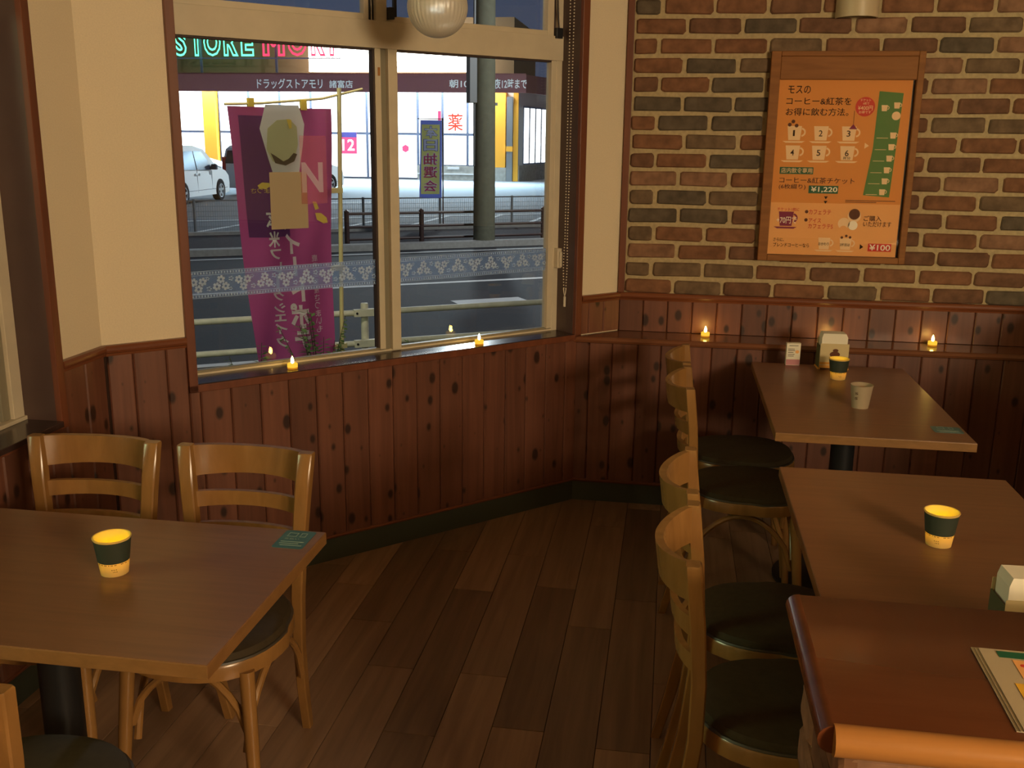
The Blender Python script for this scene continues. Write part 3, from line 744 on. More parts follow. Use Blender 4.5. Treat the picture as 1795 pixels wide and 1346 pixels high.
# ------------------------------------------------------------------ chairs
def arc_rail(half, bulge, z0, z1, th, y, n=14, crown=0.0, lean=0.0):
    rings = []
    for i in range(n + 1):
        f = -1 + 2 * i / n; x = half * f; yy = y - bulge * (1 - f * f) ** 0.8
        dz = crown * (1 - f * f)
        rings.append([(x, yy - th / 2 + lean * 0, z0), (x, yy + th / 2, z0), (x, yy + th / 2 - lean, z1 + dz), (x, yy - th / 2 - lean, z1 + dz)])
    return MB().loft(rings)
def seat_outline(s, n=40):
    out = []
    for i in range(n):
        a = 2 * math.pi * i / n; c, sn = math.cos(a), math.sin(a)
        w = 0.191 * (1.0 if sn > 0 else 0.95); d = 0.205
        e = 2.35
        r = (abs(c) ** e + abs(sn) ** e) ** (-1 / e)
        out.append((w * s * r * c, d * s * r * sn))
    return out
def make_chair():
    t = thing('dining_chair', 'x', 'chair', (0, 0, 0))
    for sgn in (-1, 1):
        P = [(0.116, -0.275, 0.0), (0.122, -0.240, 0.14), (0.129, -0.213, 0.28), (0.137, -0.198, 0.43), (0.145, -0.198, 0.56), (0.155, -0.207, 0.69), (0.165, -0.222, 0.816)]
        rings = []
        for x, y, z in P:
            hx, hy = 0.0125 + 0.0065 * min(1, max(0, (z - 0.25) / 0.5)), 0.0155 - 0.003 * (z < 0.1)
            rings.append([(sgn * x + q * hx, y + w * hy, z) for q, w in ((-1, -0.8), (-0.8, -1), (0.8, -1), (1, -0.8), (1, 0.8), (0.8, 1), (-0.8, 1), (-1, 0.8))])
        x, y, z = P[-1]
        rings.append([(sgn * x + q * 0.0175, y - 0.001 + w * 0.0135, 0.820) for q, w in ((-1, -0.8), (-0.8, -1), (0.8, -1), (1, -0.8), (1, 0.8), (0.8, 1), (-0.8, 1), (-1, 0.8))])
        MB().loft(rings).build('rear_post', 'chair', t, True)
    for sgn in (-1, 1):
        MB().tube([(sgn * 0.172, 0.178, 0.0), (sgn * 0.160, 0.160, 0.22), (sgn * 0.148, 0.142, 0.41)], [0.0125, 0.0165, 0.0180], 14).build('front_leg', 'chair', t, True)
    arc_rail(0.158, 0.070, 0.736, 0.819, 0.018, -0.212, crown=-0.012, lean=0.010).build('top_rail', 'chair', t, True)
    arc_rail(0.150, 0.052, 0.655, 0.698, 0.014, -0.202, crown=-0.006, lean=0.004).build('back_slat', 'chair', t, True)
    arc_rail(0.144, 0.046, 0.575, 0.615, 0.014, -0.196, crown=-0.006, lean=0.003).build('back_slat', 'chair', t, True)
    o1, o0 = seat_outline(1.0), seat_outline(0.86)
    MB().loft([[(x, y, 0.400) for x, y in o0], [(x, y, 0.400) for x, y in o1], [(x, y, 0.432) for x, y in o1], [(x * 0.985, y * 0.985, 0.437) for x, y in o1], [(x, y, 0.437) for x, y in o0]]).build('seat_ring', 'chair', t, True)
    cu = MB().loft([[(x, y, 0.434) for x, y in seat_outline(0.955)], [(x, y, 0.446) for x, y in seat_outline(0.960)], [(x, y, 0.457) for x, y in seat_outline(0.93)], [(x, y, 0.464) for x, y in seat_outline(0.80)], [(x, y, 0.468) for x, y in seat_outline(0.45)], [(x, y, 0.469) for x, y in seat_outline(0.05)]]).build('cushion', 'cushion', t, True)
    pp = [(x, y, 0.4385) for x, y in seat_outline(0.968)]
    MB().tube(pp + [pp[0]], 0.0045, 6, False).build('piping', 'piping', cu, True)
    for sgn in (-1, 1):
        pts = []
        for i in range(13):
            f = i / 12; y = -0.20 + f * 0.345; x = sgn * (0.138 + 0.012 * math.sin(math.pi * f)); z = 0.20 + 0.185 * math.sin(math.pi * min(1, max(0, f))) ** 0.6
            pts.append((x, y, z))
        MB().tube(pts, 0.0095, 8).build('arched_brace', 'chair', t, True)
    pts = []
    for i in range(13):
        f = i / 12; x = -0.148 + 0.296 * f; pts.append((x, 0.145 - 0.01 * math.sin(math.pi * f), 0.24 + 0.150 * math.sin(math.pi * f) ** 0.6))
    MB().tube(pts, 0.0095, 8).build('arched_brace', 'chair', t, True)
    return t
chair0 = make_chair()
spots = [
    (-1.474, 2.080, 180.5, 'light wooden chair behind the left table, beside the left window sill', 'chairs at the left table'),
    (-1.056, 2.075, 179.0, 'light wooden chair behind the left table, at the corner with the teal sticker', 'chairs at the left table'),
    (-1.098, 1.375, 1.0, 'light wooden chair on the near side of the left table, at the bottom edge', 'chairs at the left table'),
    (0.300, 3.735, -90.0, 'light wooden chair nearest the boarded wall, at the table below the bricks', 'chairs along the aisle'),
    (0.305, 3.345, -89.0, 'light wooden chair second from the boarded wall, at the table below the bricks', 'chairs along the aisle'),
    (0.300, 2.355, -90.0, 'light wooden chair at the far half of the middle table', 'chairs along the aisle'),
    (0.298, 1.945, -91.0, 'light wooden chair beside the half-wall, nearest on the aisle', 'chairs along the aisle'),
]
for i, (x, y, a, lb, g) in enumerate(spots):
    c = chair0 if i == 0 else copy_tree(chair0)
    c.location = (x, y, 0); c.rotation_euler = (0, 0, R(a)); tag(c, lb, 'chair', g)

# ------------------------------------------------------------------ half-wall with wooden top
hw = thing('half_wall', 'low brick-clad half-wall with a dark wooden top and rounded light nosing', 'half-wall', (0.217, 1.124, 0))
bx('core', 'mortar', hw, 0.035, 2.0, 0.040, 0.360, 0.0, 0.858)
top = MB()
prf = [(0.018, 0.862), (0.385, 0.862), (0.395, 0.868), (0.399, 0.881), (0.395, 0.894), (0.386, 0.900), (0.018, 0.900)]
top.loft([[(x, y, z) for y, z in prf] for x in (0.012, 2.0)])
top.build('top_board', 'counter', hw, True)
prf = [(0.399 * 0 + 0.006, 0.0), ]
MB().tube([(0.012, 0.016, 0.881), (2.0, 0.016, 0.881)], 0.0205, 16).build('nosing', 'nosing', hw, True)
MB().tube([(0.012, 0.016, 0.881), (0.012, 0.388, 0.881)], 0.0192, 16).build('end_nosing', 'counter', hw, True)
for row in range(11):
    z = 0.005 + row * 0.0785
    x = 0.026; first = True
    while x < 1.5:
        if first and row % 2 == 1: w, hlf = 0.100, 1
        else: w, hlf = rnd.uniform(0.198, 0.212), 0
        brick(hw, x, 0.040, z, w, hlf, rnd.choice([0, 4, 4])); x += w + 0.016; first = False
    y = 0.355
    first = True
    while y > 0.12:
        if first and row % 2 == 1: w, hlf = 0.100, 1
        else: w, hlf = min(0.205, y - 0.03), 0
        if w < 0.05: break
        brick(hw, 0.035, y, z, w, hlf, rnd.choice([0, 1, 4]), R(-90)); y -= w + 0.016; first = False

t = thing('menu_sheets', 'stack of printed menu sheets lying on the half-wall top', 'menu', (0.452, 1.378, 0.9005), R(-1))
for i in range(3):
    o = bx('sheet', 'sheet', t, 0.004 * i, 0.30 + 0.003 * i, -0.212 - 0.002 * i, -0.003 * i, 0.0016 * i, 0.0016 * i + 0.0012)
    if i == 2:
        z = 0.0016 * 3
        for (a, b, c, d, mt) in ((0.03, 0.09, -0.03, -0.012, 'dkgreenprint'), (0.045, 0.10, -0.085, -0.035, 'tanprint'), (0.11, 0.20, -0.05, -0.015, 'teal'), (0.03, 0.12, -0.16, -0.10, 'yellowprint'), (0.13, 0.26, -0.15, -0.06, 'tanprint')):
            MB().box(a, b, c, d, z, z + 0.0003).build('print_block', mt, o)
        for a, b in ((0.055, -0.05), (0.07, -0.06), (0.085, -0.07), (0.06, -0.075)):
            MB().lathe([(0.001, z + 0.0006), (0.004, z + 0.0006), (0.004, z + 0.0003)], 10, a, b, cap=True).build('print_dot', 'redprint', o)

# ------------------------------------------------------------------ paper cups, tealights, napkins, cards, stickers
def flame_mesh(parent, z, s=1.0, mat='flame'):
    return MB().lathe([(0.0005 * s, z), (0.0034 * s, z + 0.002 * s), (0.0042 * s, z + 0.006 * s), (0.0034 * s, z + 0.011 * s), (0.0018 * s, z + 0.016 * s), (0.0004 * s, z + 0.019 * s)], 14, cap=True).build('flame', mat, parent, True)
def make_cup(label, loc, rz, lit):
    t = thing('paper_cup', label, 'cup', loc, rz, 'paper cups on the tables')
    h, r0, r1 = 0.080, 0.0275, 0.0375
    rr = lambda z: r0 + (r1 - r0) * z / h
    MB().lathe([(0.002, 0.004), (r0 - 0.001, 0.004), (r0, 0.0), (rr(h), h), (rr(h) - 0.0008, h), (rr(0.006) - 0.0012, 0.006), (0.002, 0.006)], 48).build('body', 'cup' if lit else 'paperwhite', t, True)
    MB().lathe([(r1 + 0.0016 * math.cos(a), h + 0.0016 * math.sin(a)) for a in [2 * math.pi * i / 8 for i in range(9)]], 48).build('rim', 'cup' if lit else 'paperwhite', t, True)
    if lit:
        MB().lathe([(rr(0.030) + 0.0007, 0.030), (rr(0.0765) + 0.0007, 0.0765), (rr(0.0765) + 0.0002, 0.0765), (rr(0.030) + 0.0002, 0.030), (rr(0.030) + 0.0007, 0.030)], 48).build('green_band', 'sleeve', t, True)
        mb = MB()
        for k, (a0, a1, z) in enumerate([(-60, -20, 0.0265), (-14, 20, 0.0265), (26, 70, 0.0265), (-5, 16, 0.016), (0, 20, 0.011)]):
            n = 8
            for i in range(n):
                if (i + k) % 3 == 2: continue
                b0, b1 = R(a0 + (a1 - a0) * i / n - 90), R(a0 + (a1 - a0) * (i + 0.7) / n - 90)
                r = rr(z) + 0.0006
                mb.add([(r * math.cos(b0), r * math.sin(b0), z), (r * math.cos(b1), r * math.sin(b1), z), (r * math.cos(b1), r * math.sin(b1), z + 0.0018), (r * math.cos(b0), r * math.sin(b0), z + 0.0018)], [(0, 1, 2, 3)])
        mb.build('band_print', 'ink', t)
        cdl = MB().lathe([(0.001, 0.0065), (0.017, 0.0065), (0.017, 0.020), (0.014, 0.0215), (0.001, 0.0215)], 24, cap=True).build('tealight', 'candle', t, True)
        flame_mesh(cdl, 0.0215, 1.2, 'cupflame')
    else:
        text('S', (-0.026, -0.016, 0.052, 0.060), 'ink', t, -0.0335); text('S', (-0.025, -0.016, 0.034, 0.043), 'ink', t, -0.0312)
        MB().lathe([(0.001, 0.0065), (0.026, 0.0065), (0.0345, 0.066), (0.001, 0.066)], 32, cap=True).build('drink', 'orangecard', t, True)
    return t
make_cup('paper cup with dark green band glowing yellow on the left table', (-1.113, 1.767, ZT), R(25), True)
make_cup('paper cup with dark green band glowing yellow on the middle table', (0.638, 2.248, ZT), R(-30), True)
make_cup('glowing paper cup with green band in front of the napkin holder', (0.664, 3.897, ZT), R(0), True)
make_cup('plain unlit paper cup near the centre of the wall table', (0.674, 3.470, ZT), R(0), False)

def make_tealight(label, loc, g):
    t = thing('led_tealight', label, 'candle', loc, 0, g)
    MB().lathe([(0.001, 0.0), (0.0185, 0.0), (0.0185, 0.0055), (0.001, 0.0055)], 28, cap=True).build('base', 'candlebase', t, True)
    MB().lathe([(0.001, 0.0055), (0.0188, 0.0055), (0.0188, 0.0185), (0.0170, 0.0198), (0.010, 0.0190), (0.001, 0.0185)], 28, cap=True).build('candle_body', 'candle', t, True)
    flame_mesh(t, 0.0187, 1.45)
make_tealight('glowing tealight on the left half of the window sill', (-1.348, 3.383, 0.7705), 'tealights on the window sill')
make_tealight('glowing tealight on the right half of the window sill', (-0.762, 3.957, 0.7705), 'tealights on the window sill')
make_tealight('glowing tealight on the ledge left of the poster', (0.170, 4.391, 0.7605), 'tealights on the ledge')
make_tealight('glowing tealight on the ledge behind the napkin holder', (0.700, 4.388, 0.7605), 'tealights on the ledge')
make_tealight('glowing tealight on the ledge right of the poster', (1.125, 4.397, 0.7605), 'tealights on the ledge')

def make_napkins(label, loc, rz):
    t = thing('napkin_holder', label, 'napkin holder', loc, rz, 'card napkin holders')
    w = 0.056
    bx('front_panel', 'holder', t, -w, w, -0.036, -0.034, 0.006, 0.105)
    bx('back_panel', 'holder', t, -w, w, 0.034, 0.036, 0.006, 0.118)
    bx('side_panel', 'holderside', t, -w - 0.001, -w + 0.001, -0.035, 0.035, 0.006, 0.095)
    bx('side_panel', 'holderside', t, w - 0.001, w + 0.001, -0.035, 0.035, 0.006, 0.095)
    bx('stripe', 'orangecard', t, -w, w, -0.0368, -0.036, 0.006, 0.017); bx('stripe', 'orangecard', t, -w, w, -0.0368, -0.036, 0.020, 0.030)
    for sx in (-1, 1):
        bx('foot', 'orangecard', t, sx * w - 0.005, sx * w + 0.005, -0.036, 0.036, 0.0, 0.006)
    MB().prism([(-0.050, 0.012), (0.048, 0.012), (0.050, 0.130), (0.042, 0.145), (-0.046, 0.145), (-0.051, 0.128)], -0.030, 0.030).build('napkins', 'napkin', t)
    for cx, cz, r, mt in ((0.002, 0.062, 0.020, 'brownprint'), (0.004, 0.078, 0.011, 'brownprint'), (0.001, 0.047, 0.019, 'tanprint'), (0.0, 0.042, 0.016, 'brownprint')):
        MB().prism([(cx + r * math.cos(a), cz + r * 0.62 * math.sin(a)) for a in [2 * math.pi * i / 20 for i in range(20)]], -0.0365 - r * 0.02, -0.0361).build('burger_print', mt, t)
make_napkins('card napkin holder with a burger picture on the wall table', (0.668, 4.094, ZT), R(3))
make_napkins('card napkin holder at the near end of the middle table', (0.672, 1.775, ZT), R(3))

t = thing('card_stand', 'small white and pink tent card at the back of the wall table', 'card', (0.516, 4.118, ZT), R(6))
cd = MB().prism([(-0.028, 0.0), (0.028, 0.0), (0.028, 0.092), (-0.028, 0.092)], -0.010, -0.0085).build('card_front', 'napkin', t)
MB().prism([(-0.028, 0.0), (0.028, 0.0), (0.028, 0.092), (-0.028, 0.092)], 0.0085, 0.010).build('card_back', 'napkin', t)
MB().box(-0.028, 0.028, -0.010, 0.010, 0.0905, 0.092).build('card_fold', 'napkin', t)
bx('pink_strip', 'pink', cd, -0.0275, 0.0275, -0.0104, -0.010, 0.001, 0.024)
for z, a, b in ((0.080, -0.018, 0.018), (0.066, -0.022, 0.004), (0.060, -0.022, 0.006), (0.052, -0.022, 0.0), (0.044, -0.022, 0.005), (0.037, -0.022, 0.002)):
    bx('print_line', 'ink', cd, a, b, -0.0103, -0.010, z, z + 0.0022)
MB().prism([(0.015 + 0.008 * math.cos(i), 0.056 + 0.007 * math.sin(i)) for i in [0.6 * k for k in range(10)]], -0.0103, -0.010).build('print_spot', 'tanprint', cd)

def make_sticker(label, pts, loc):
    t = thing('table_sticker', label, 'sticker', loc, 0, 'teal stickers on the tables')
    hx, hy = pts
    MB().prismz(rrect(-hx, hx, -hy, hy, 0.008), 0.0, 0.0006).build('film', 'teal', t)
    text('支払い', (-hx * 0.7, hx * 0.3, -hy * 0.05, hy * 0.15), 'tealprint', t, 0.0009, flat=True)
    for k, (a, b) in enumerate(((-0.75, 0.75), (-0.75, 0.5), (-0.6, 0.8))):
        MB().box(a * hx, b * hx, -hy * (0.30 + 0.2 * k), -hy * (0.24 + 0.2 * k), 0.0006, 0.0009).build('print_line', 'tealprint', t)
    for cx, w in ((-0.35 * hx, 0.011), (0.35 * hx, 0.007)):
        o = MB()
        for a, b, c, d in ((-w, w, 0.009, 0.0105), (-w, w, -0.0105, -0.009), (-w, -w + 0.0016, -0.009, 0.009), (w - 0.0016, w, -0.009, 0.009)):
            o.box(cx + a, cx + b, hy * 0.52 + c, hy * 0.52 + d, 0.0006, 0.0009)
        o.build('print_icon', 'tealprint', t)
make_sticker('teal printed sticker on the corner of the left table', (0.036, 0.050), (-0.810, 2.000, ZT))
make_sticker('teal printed sticker on the near right corner of the wall table', (0.045, 0.036), (0.902, 3.235, ZT))

# ================================================================== OUTDOORS
ZG = -0.55
RD = R(90 - 57.3)                       # the street runs along this direction
road_dir = Vector((math.cos(RD), math.sin(RD), 0)); road_nrm = Vector((-math.sin(RD), math.cos(RD), 0))
def W(a, c, z=ZG): p = road_dir * a + road_nrm * c; return (p.x, p.y, z)
def strip(name, a0, a1, c0, c1, z0, z1, mat, parent=None, ):
    pts = [W(a0, c0), W(a1, c0), W(a1, c1), W(a0, c1)]
    return MB().prismz([(p[0], p[1]) for p in pts], z0, z1).build(name, mat, parent)
struct(MB().prismz([(-80, 3.0), (-2.6, 3.0), (0.0, 5.6), (60, 5.6), (60, 110), (-80, 110)], ZG - 0.3, ZG).build('ground', 'asphalt'))
struct(strip('parking_lot', -60, 70, 22.6, 100, ZG, ZG + 0.02, 'lot'))
struct(strip('verge', -60, 70, 19.5, 22.5, ZG, ZG + 0.03, 'soil'))
struct(strip('kerb_far', -60, 70, 18.75, 19.05, ZG, ZG + 0.12, 'concrete'))
struct(strip('kerb_lot', -60, 70, 22.45, 22.65, ZG, ZG + 0.10, 'concrete'))
struct(strip('road_line', -60, 70, 14.15, 14.30, ZG, ZG + 0.004, 'paint'))
struct(strip('road_line', -60, 70, 18.2, 18.3, ZG, ZG + 0.004, 'paint'))
struct(strip('road_line', -60, 70, 9.6, 9.72, ZG, ZG + 0.004, 'paint'))
for a, c in ((4.6, 12.2), (6.5, 12.9)):
    struct(strip('road_line', a, a + 1.0, c, c + 0.35, ZG, ZG + 0.004, 'paint'))
for k in range(-2, 9):
    a = 5.6 + 1.62 * k
    p = [W(a, 23.3), W(a + 0.16, 23.3), W(a + 2.46, 26.4), W(a + 2.30, 26.4)]
    struct(MB().prismz([(q[0], q[1]) for q in p], ZG + 0.02, ZG + 0.026).build('parking_line', 'paint'))
struct(strip('parking_line', -8, 30, 26.4, 26.55, ZG + 0.02, ZG + 0.026, 'paint'))
struct(strip('parking_line', 7.5, 9.2, 32.6, 32.8, ZG + 0.02, ZG + 0.026, 'paint'))

# guard rail nearest the shop
t = thing('guard_rail', 'cream painted pipe guard rail along the near side of the road', 'guard rail', W(0, 8.3), RD)
for z in (0.67, 0.40):
    MB().tube([(-5, 0, z), (14, 0, z)], 0.026, 10).build('rail_pipe', 'guard', t, True)
for a in (-3.74, -1.74, 0.26, 2.26, 4.26, 6.26, 8.26, 10.26):
    p = MB().lathe([(0.034, 0.0), (0.034, 0.735), (0.030, 0.745), (0.001, 0.75)], 14, a, 0.04, cap=True).build('post', 'guard', t, True)
    for z in (0.67, 0.40):
        bx('bracket', 'guard', p, a - 0.11, a + 0.11, -0.034, 0.012, z - 0.032, z + 0.032, 0.003)
        for dx in (-0.085, 0.085):
            MB().tube([(a + dx, -0.040, z), (a + dx, -0.030, z)], 0.010, 8).build('bolt', 'darkmetal', p)
# brown fence across the road
t = thing('pedestrian_fence', 'dark brown three-rail fence on the far side of the road', 'fence', W(0, 19.35), RD)
for z in (0.67, 0.41, 0.17):
    MB().tube([(4.93, 0, z), (24, 0, z)], 0.028, 8).build('rail_pipe', 'brownmetal', t, True)
for a in (4.93, 6.47, 9.2, 11.9, 14.6, 17.3, 20.0):
    MB().lathe([(0.05, 0.0), (0.05, 0.70), (0.055, 0.72), (0.001, 0.76)], 10, a, 0, cap=True).build('post', 'brownmetal', t, True)
# mesh fence round the parking lot
t = thing('mesh_fence', 'low grey wire mesh fence along the parking lot', 'fence', W(0, 23.0), RD)
MB().tube([(-6, 0, 0.74), (24, 0, 0.74)], 0.016, 6).build('top_rail', 'meshmetal', t)
mb = MB()
for i in range(6): mb.box(-6, 24, -0.003, 0.003, 0.06 + i * 0.11, 0.066 + i * 0.11)
for i in range(600): mb.box(-6 + i * 0.05, -5.996 + i * 0.05, -0.002, 0.002, 0.04, 0.74)
tag(mb.build('wire_mesh', 'meshmetal', t), kind='stuff')
for k in range(-6, 9):
    a = 8.16 + 1.9 * k
    MB().lathe([(0.030, -0.0), (0.030, 0.77), (0.001, 0.78)], 8, a, 0, cap=True).build('post', 'meshmetal', t, True)
# utility pole
t = thing('utility_pole', 'concrete utility pole standing across the road', 'pole', (-3.80, 20.22, ZG), RD)
MB().lathe([(0.225, 0.0), (0.205, 4.0), (0.17, 11.0)], 20, cap=True).build('shaft', 'polecon', t, True)
bx('meter_box', 'meshmetal', t, -0.36, -0.20, -0.10, 0.10, 2.82, 3.75, 0.01)
bx('conduit', 'meshmetal', t, -0.235, -0.195, -0.03, 0.03, 1.6, 9.0)
bx('bracket', 'meshmetal', t, 0.19, 0.27, -0.03, 0.03, 2.78, 2.84)

# ------------------------------------------------------------------ the banner outside the window
t = thing('promotional_banner', 'tall purple banner with mirrored white lettering just outside the window', 'banner', OB, RB)
BD = 1.90
def bl(z):   # left edge of the cloth
    return 1.157 + (1.745 - z) / (1.745 - 0.32) * 0.115
def br(z): return 1.742
def wave(u, z): return 0.022 * math.sin(u * 7 + z * 2.2) + 0.014 * math.sin(u * 13 - z * 5)
def cloth_grid(name, mat, z0, z1, u0, u1, nx, nz, dy=0.0, parent=None):
    mb = MB(); vs = []
    for j in range(nz + 1):
        z = z0 + (z1 - z0) * j / nz; a, b = bl(z), br(z)
        for i in range(nx + 1):
            u = u0 + (u1 - u0) * i / nx
            vs.append((a + (b - a) * u, BD + wave(u, z) + dy, z))
    fs = [(j * (nx + 1) + i, j * (nx + 1) + i + 1, (j + 1) * (nx + 1) + i + 1, (j + 1) * (nx + 1) + i) for j in range(nz) for i in range(nx)]
    return mb.add(vs, fs).build(name, mat, parent or t, True)
cl = cloth_grid('cloth', 'magenta', -0.06, 1.745, 0, 1, 20, 50)
cloth_grid('printed_panel', 'plum', 1.06, 1.70, 0.08, 0.52, 8, 16, -0.006, cl)
def sx(px, py): return 1.742 - (575 + (py - 187) * 0.033 - px) * 0.0033
def sz(py): return 1.745 - (py - 187) * 0.00315
def drape(o):
    for v in o.data.vertices:
        z = v.co.z; a, b = bl(z), br(z); u = (v.co.x - a) / (b - a)
        v.co.y += BD + wave(u, z)
    return o
def glyph(ch, x, y, w, h, mat='bannerwhite', bold=0.03):
    x0, x1, z1, z0 = sx(x - w / 2, y), sx(x + w / 2, y), sz(y - h / 2), sz(y + h / 2)
    return drape(text(ch, (x0, x1, z0, z1), mat, cl, -0.010, 'glyph', True, bold))
for ch, y, h in (('玄', 372, 30), ('米', 408, 28), ('フ', 434, 18), ('レ', 458, 20), ('｜', 482, 26), ('ク', 508, 18), ('シ', 530, 18), ('ェ', 548, 13), ('イ', 568, 20), ('ク', 592, 20)):
    glyph(ch, 468 + (y - 372) * 0.095, y, 6 if ch == '｜' else 20, h)
for ch, y, h, w in (('ス', 376, 34, 32), ('イ', 418, 36, 28), ('｜', 458, 34, 6), ('ト', 500, 42, 24), ('ポ', 546, 46, 34), ('テ', 592, 38, 30), ('ト', 630, 26, 18)):
    glyph(ch, 508 + (y - 420) * 0.085, y, w, h, bold=0.04)
for i, ch in enumerate('鹿児島県産さつまいも'):
    glyph(ch, 549 + i * 1.2, 446 + i * 14.5, 12, 12, bold=0.0)
for ch, x in (('さ', 440), ('つ', 450), ('ま', 460)): glyph(ch, x, 325, 8, 8, 'banneryellow', 0.0)
def blob(pts, mat, dy=-0.030, name='printed_picture'):
    o = MB().prism([(sx(a, b), sz(b)) for a, b in pts], dy, dy + 0.0006).build(name, mat, cl)
    for v in o.data.vertices: v.co.y += BD - 0.008
    return o
blob([(459, 183), (516, 183), (526, 214), (523, 250), (516, 300), (472, 300), (462, 268), (449, 222)], 'bannerwhite')
blob([(462, 222), (478, 208), (500, 206), (512, 218), (514, 248), (508, 272), (490, 282), (470, 276), (460, 256)], 'bannercream', -0.034)
blob([(466, 262), (476, 268), (488, 276), (497, 272), (506, 262), (512, 264), (507, 276), (492, 283), (474, 279)], 'bannerbrown', -0.038)
blob([(494, 206), (502, 207), (503, 220), (499, 222)], 'banneryellow', -0.038)
blob([(545, 365), (556, 366), (566, 374), (568, 383), (560, 384), (548, 377)], 'banneryellow')
blob([(540, 345), (547, 346), (552, 358), (545, 360)], 'banneryellow')
blob([(444, 316), (452, 311), (464, 312), (466, 318), (458, 322), (447, 321)], 'banneryellow')
pole = MB().tube([(1.78, BD + 0.03, ZG), (1.80, BD + 0.03, 0.6), (1.825, BD + 0.03, 1.86)], 0.0125, 10).build('pole', 'poleyellow', t, True)
MB().tube([(1.97, BD + 0.03, 1.86), (1.72, BD + 0.03, 1.80), (1.36, BD + 0.02, 1.765), (1.16, BD + 0.02, 1.755)], 0.007, 8).build('top_arm', 'poleyellow', t, True)
for z in (1.30, 0.86, 0.40, 0.0):
    bx('cloth_loop', 'poleyellow', t, 1.735, 1.822, BD + 0.012, BD + 0.05, z - 0.014, z + 0.014)
for x in (1.30, 1.60): bx('cloth_loop', 'banneryellow', t, x - 0.015, x + 0.015, BD + 0.0, BD + 0.03, 1.735, 1.79)
MB().lathe([(0.16, 0.0), (0.16, 0.05), (0.05, 0.09), (0.03, 0.14), (0.001, 0.14)], 20, 1.78, BD + 0.03, cap=True).build('pole_base', 'brownmetal', t, True, (0, 0, ZG))

# ------------------------------------------------------------------ shrubs under the window
def make_shrub(label, s, d, top, seed, n=5):
    r_ = random.Random(seed)
    t = thing('shrub', label, 'shrub', (OB[0] + s * S45 - d * S45, OB[1] + s * S45 + d * S45, ZG), RB, 'shrubs below the window')
    lf = MB(); st = MB(); H = top - ZG
    for k in range(n):
        a = r_.uniform(0, 6.28); sp = r_.uniform(0.05, 0.26); pts = []
        hh = H * r_.uniform(0.86, 1.02)
        for i in range(9):
            f = i / 8; pts.append(Vector((math.cos(a) * sp * f ** 2.5, math.sin(a) * sp * f ** 2.5 * 0.6, hh * (f - 0.06 * f ** 4))))
        st.tube(pts, [0.006 - 0.0045 * i / 8 for i in range(9)], 5)
        for i in range(26):
            f = 0.55 + 0.45 * i / 25; q = pts[min(7, int(f * 8))].lerp(pts[min(8, int(f * 8) + 1)], f * 8 - int(f * 8))
            for sgn in (-1, 1):
                b = a + sgn * r_.uniform(0.7, 1.5); L = r_.uniform(0.028, 0.055); dv = Vector((math.cos(b), math.sin(b), r_.uniform(-0.3, 0.3))).normalized()
                sd = dv.cross(Vector((0, 0, 1))).normalized() * L * 0.22
                lf.add([q[:], (q + dv * L * 0.5 + sd)[:], (q + dv * L)[:], (q + dv * L * 0.5 - sd + Vector((0, 0, 0.003)))[:]], [(0, 1, 2, 3)])
    st.build('stems', 'stem', t); tag(lf.build('foliage', 'leaf', t), kind='stuff')
make_shrub('small leafy shrub at the left foot of the purple banner', 0.90, 1.0, 0.72, 3, 7)
make_shrub('leafy shrub in front of the purple banner', 1.30, 1.15, 0.82, 5, 11)
make_shrub('leafy shrub right of the banner pole', 1.55, 1.0, 0.68, 8, 8)
make_shrub('low shrub behind the right window pane', 1.96, 1.25, 0.62, 11, 7)

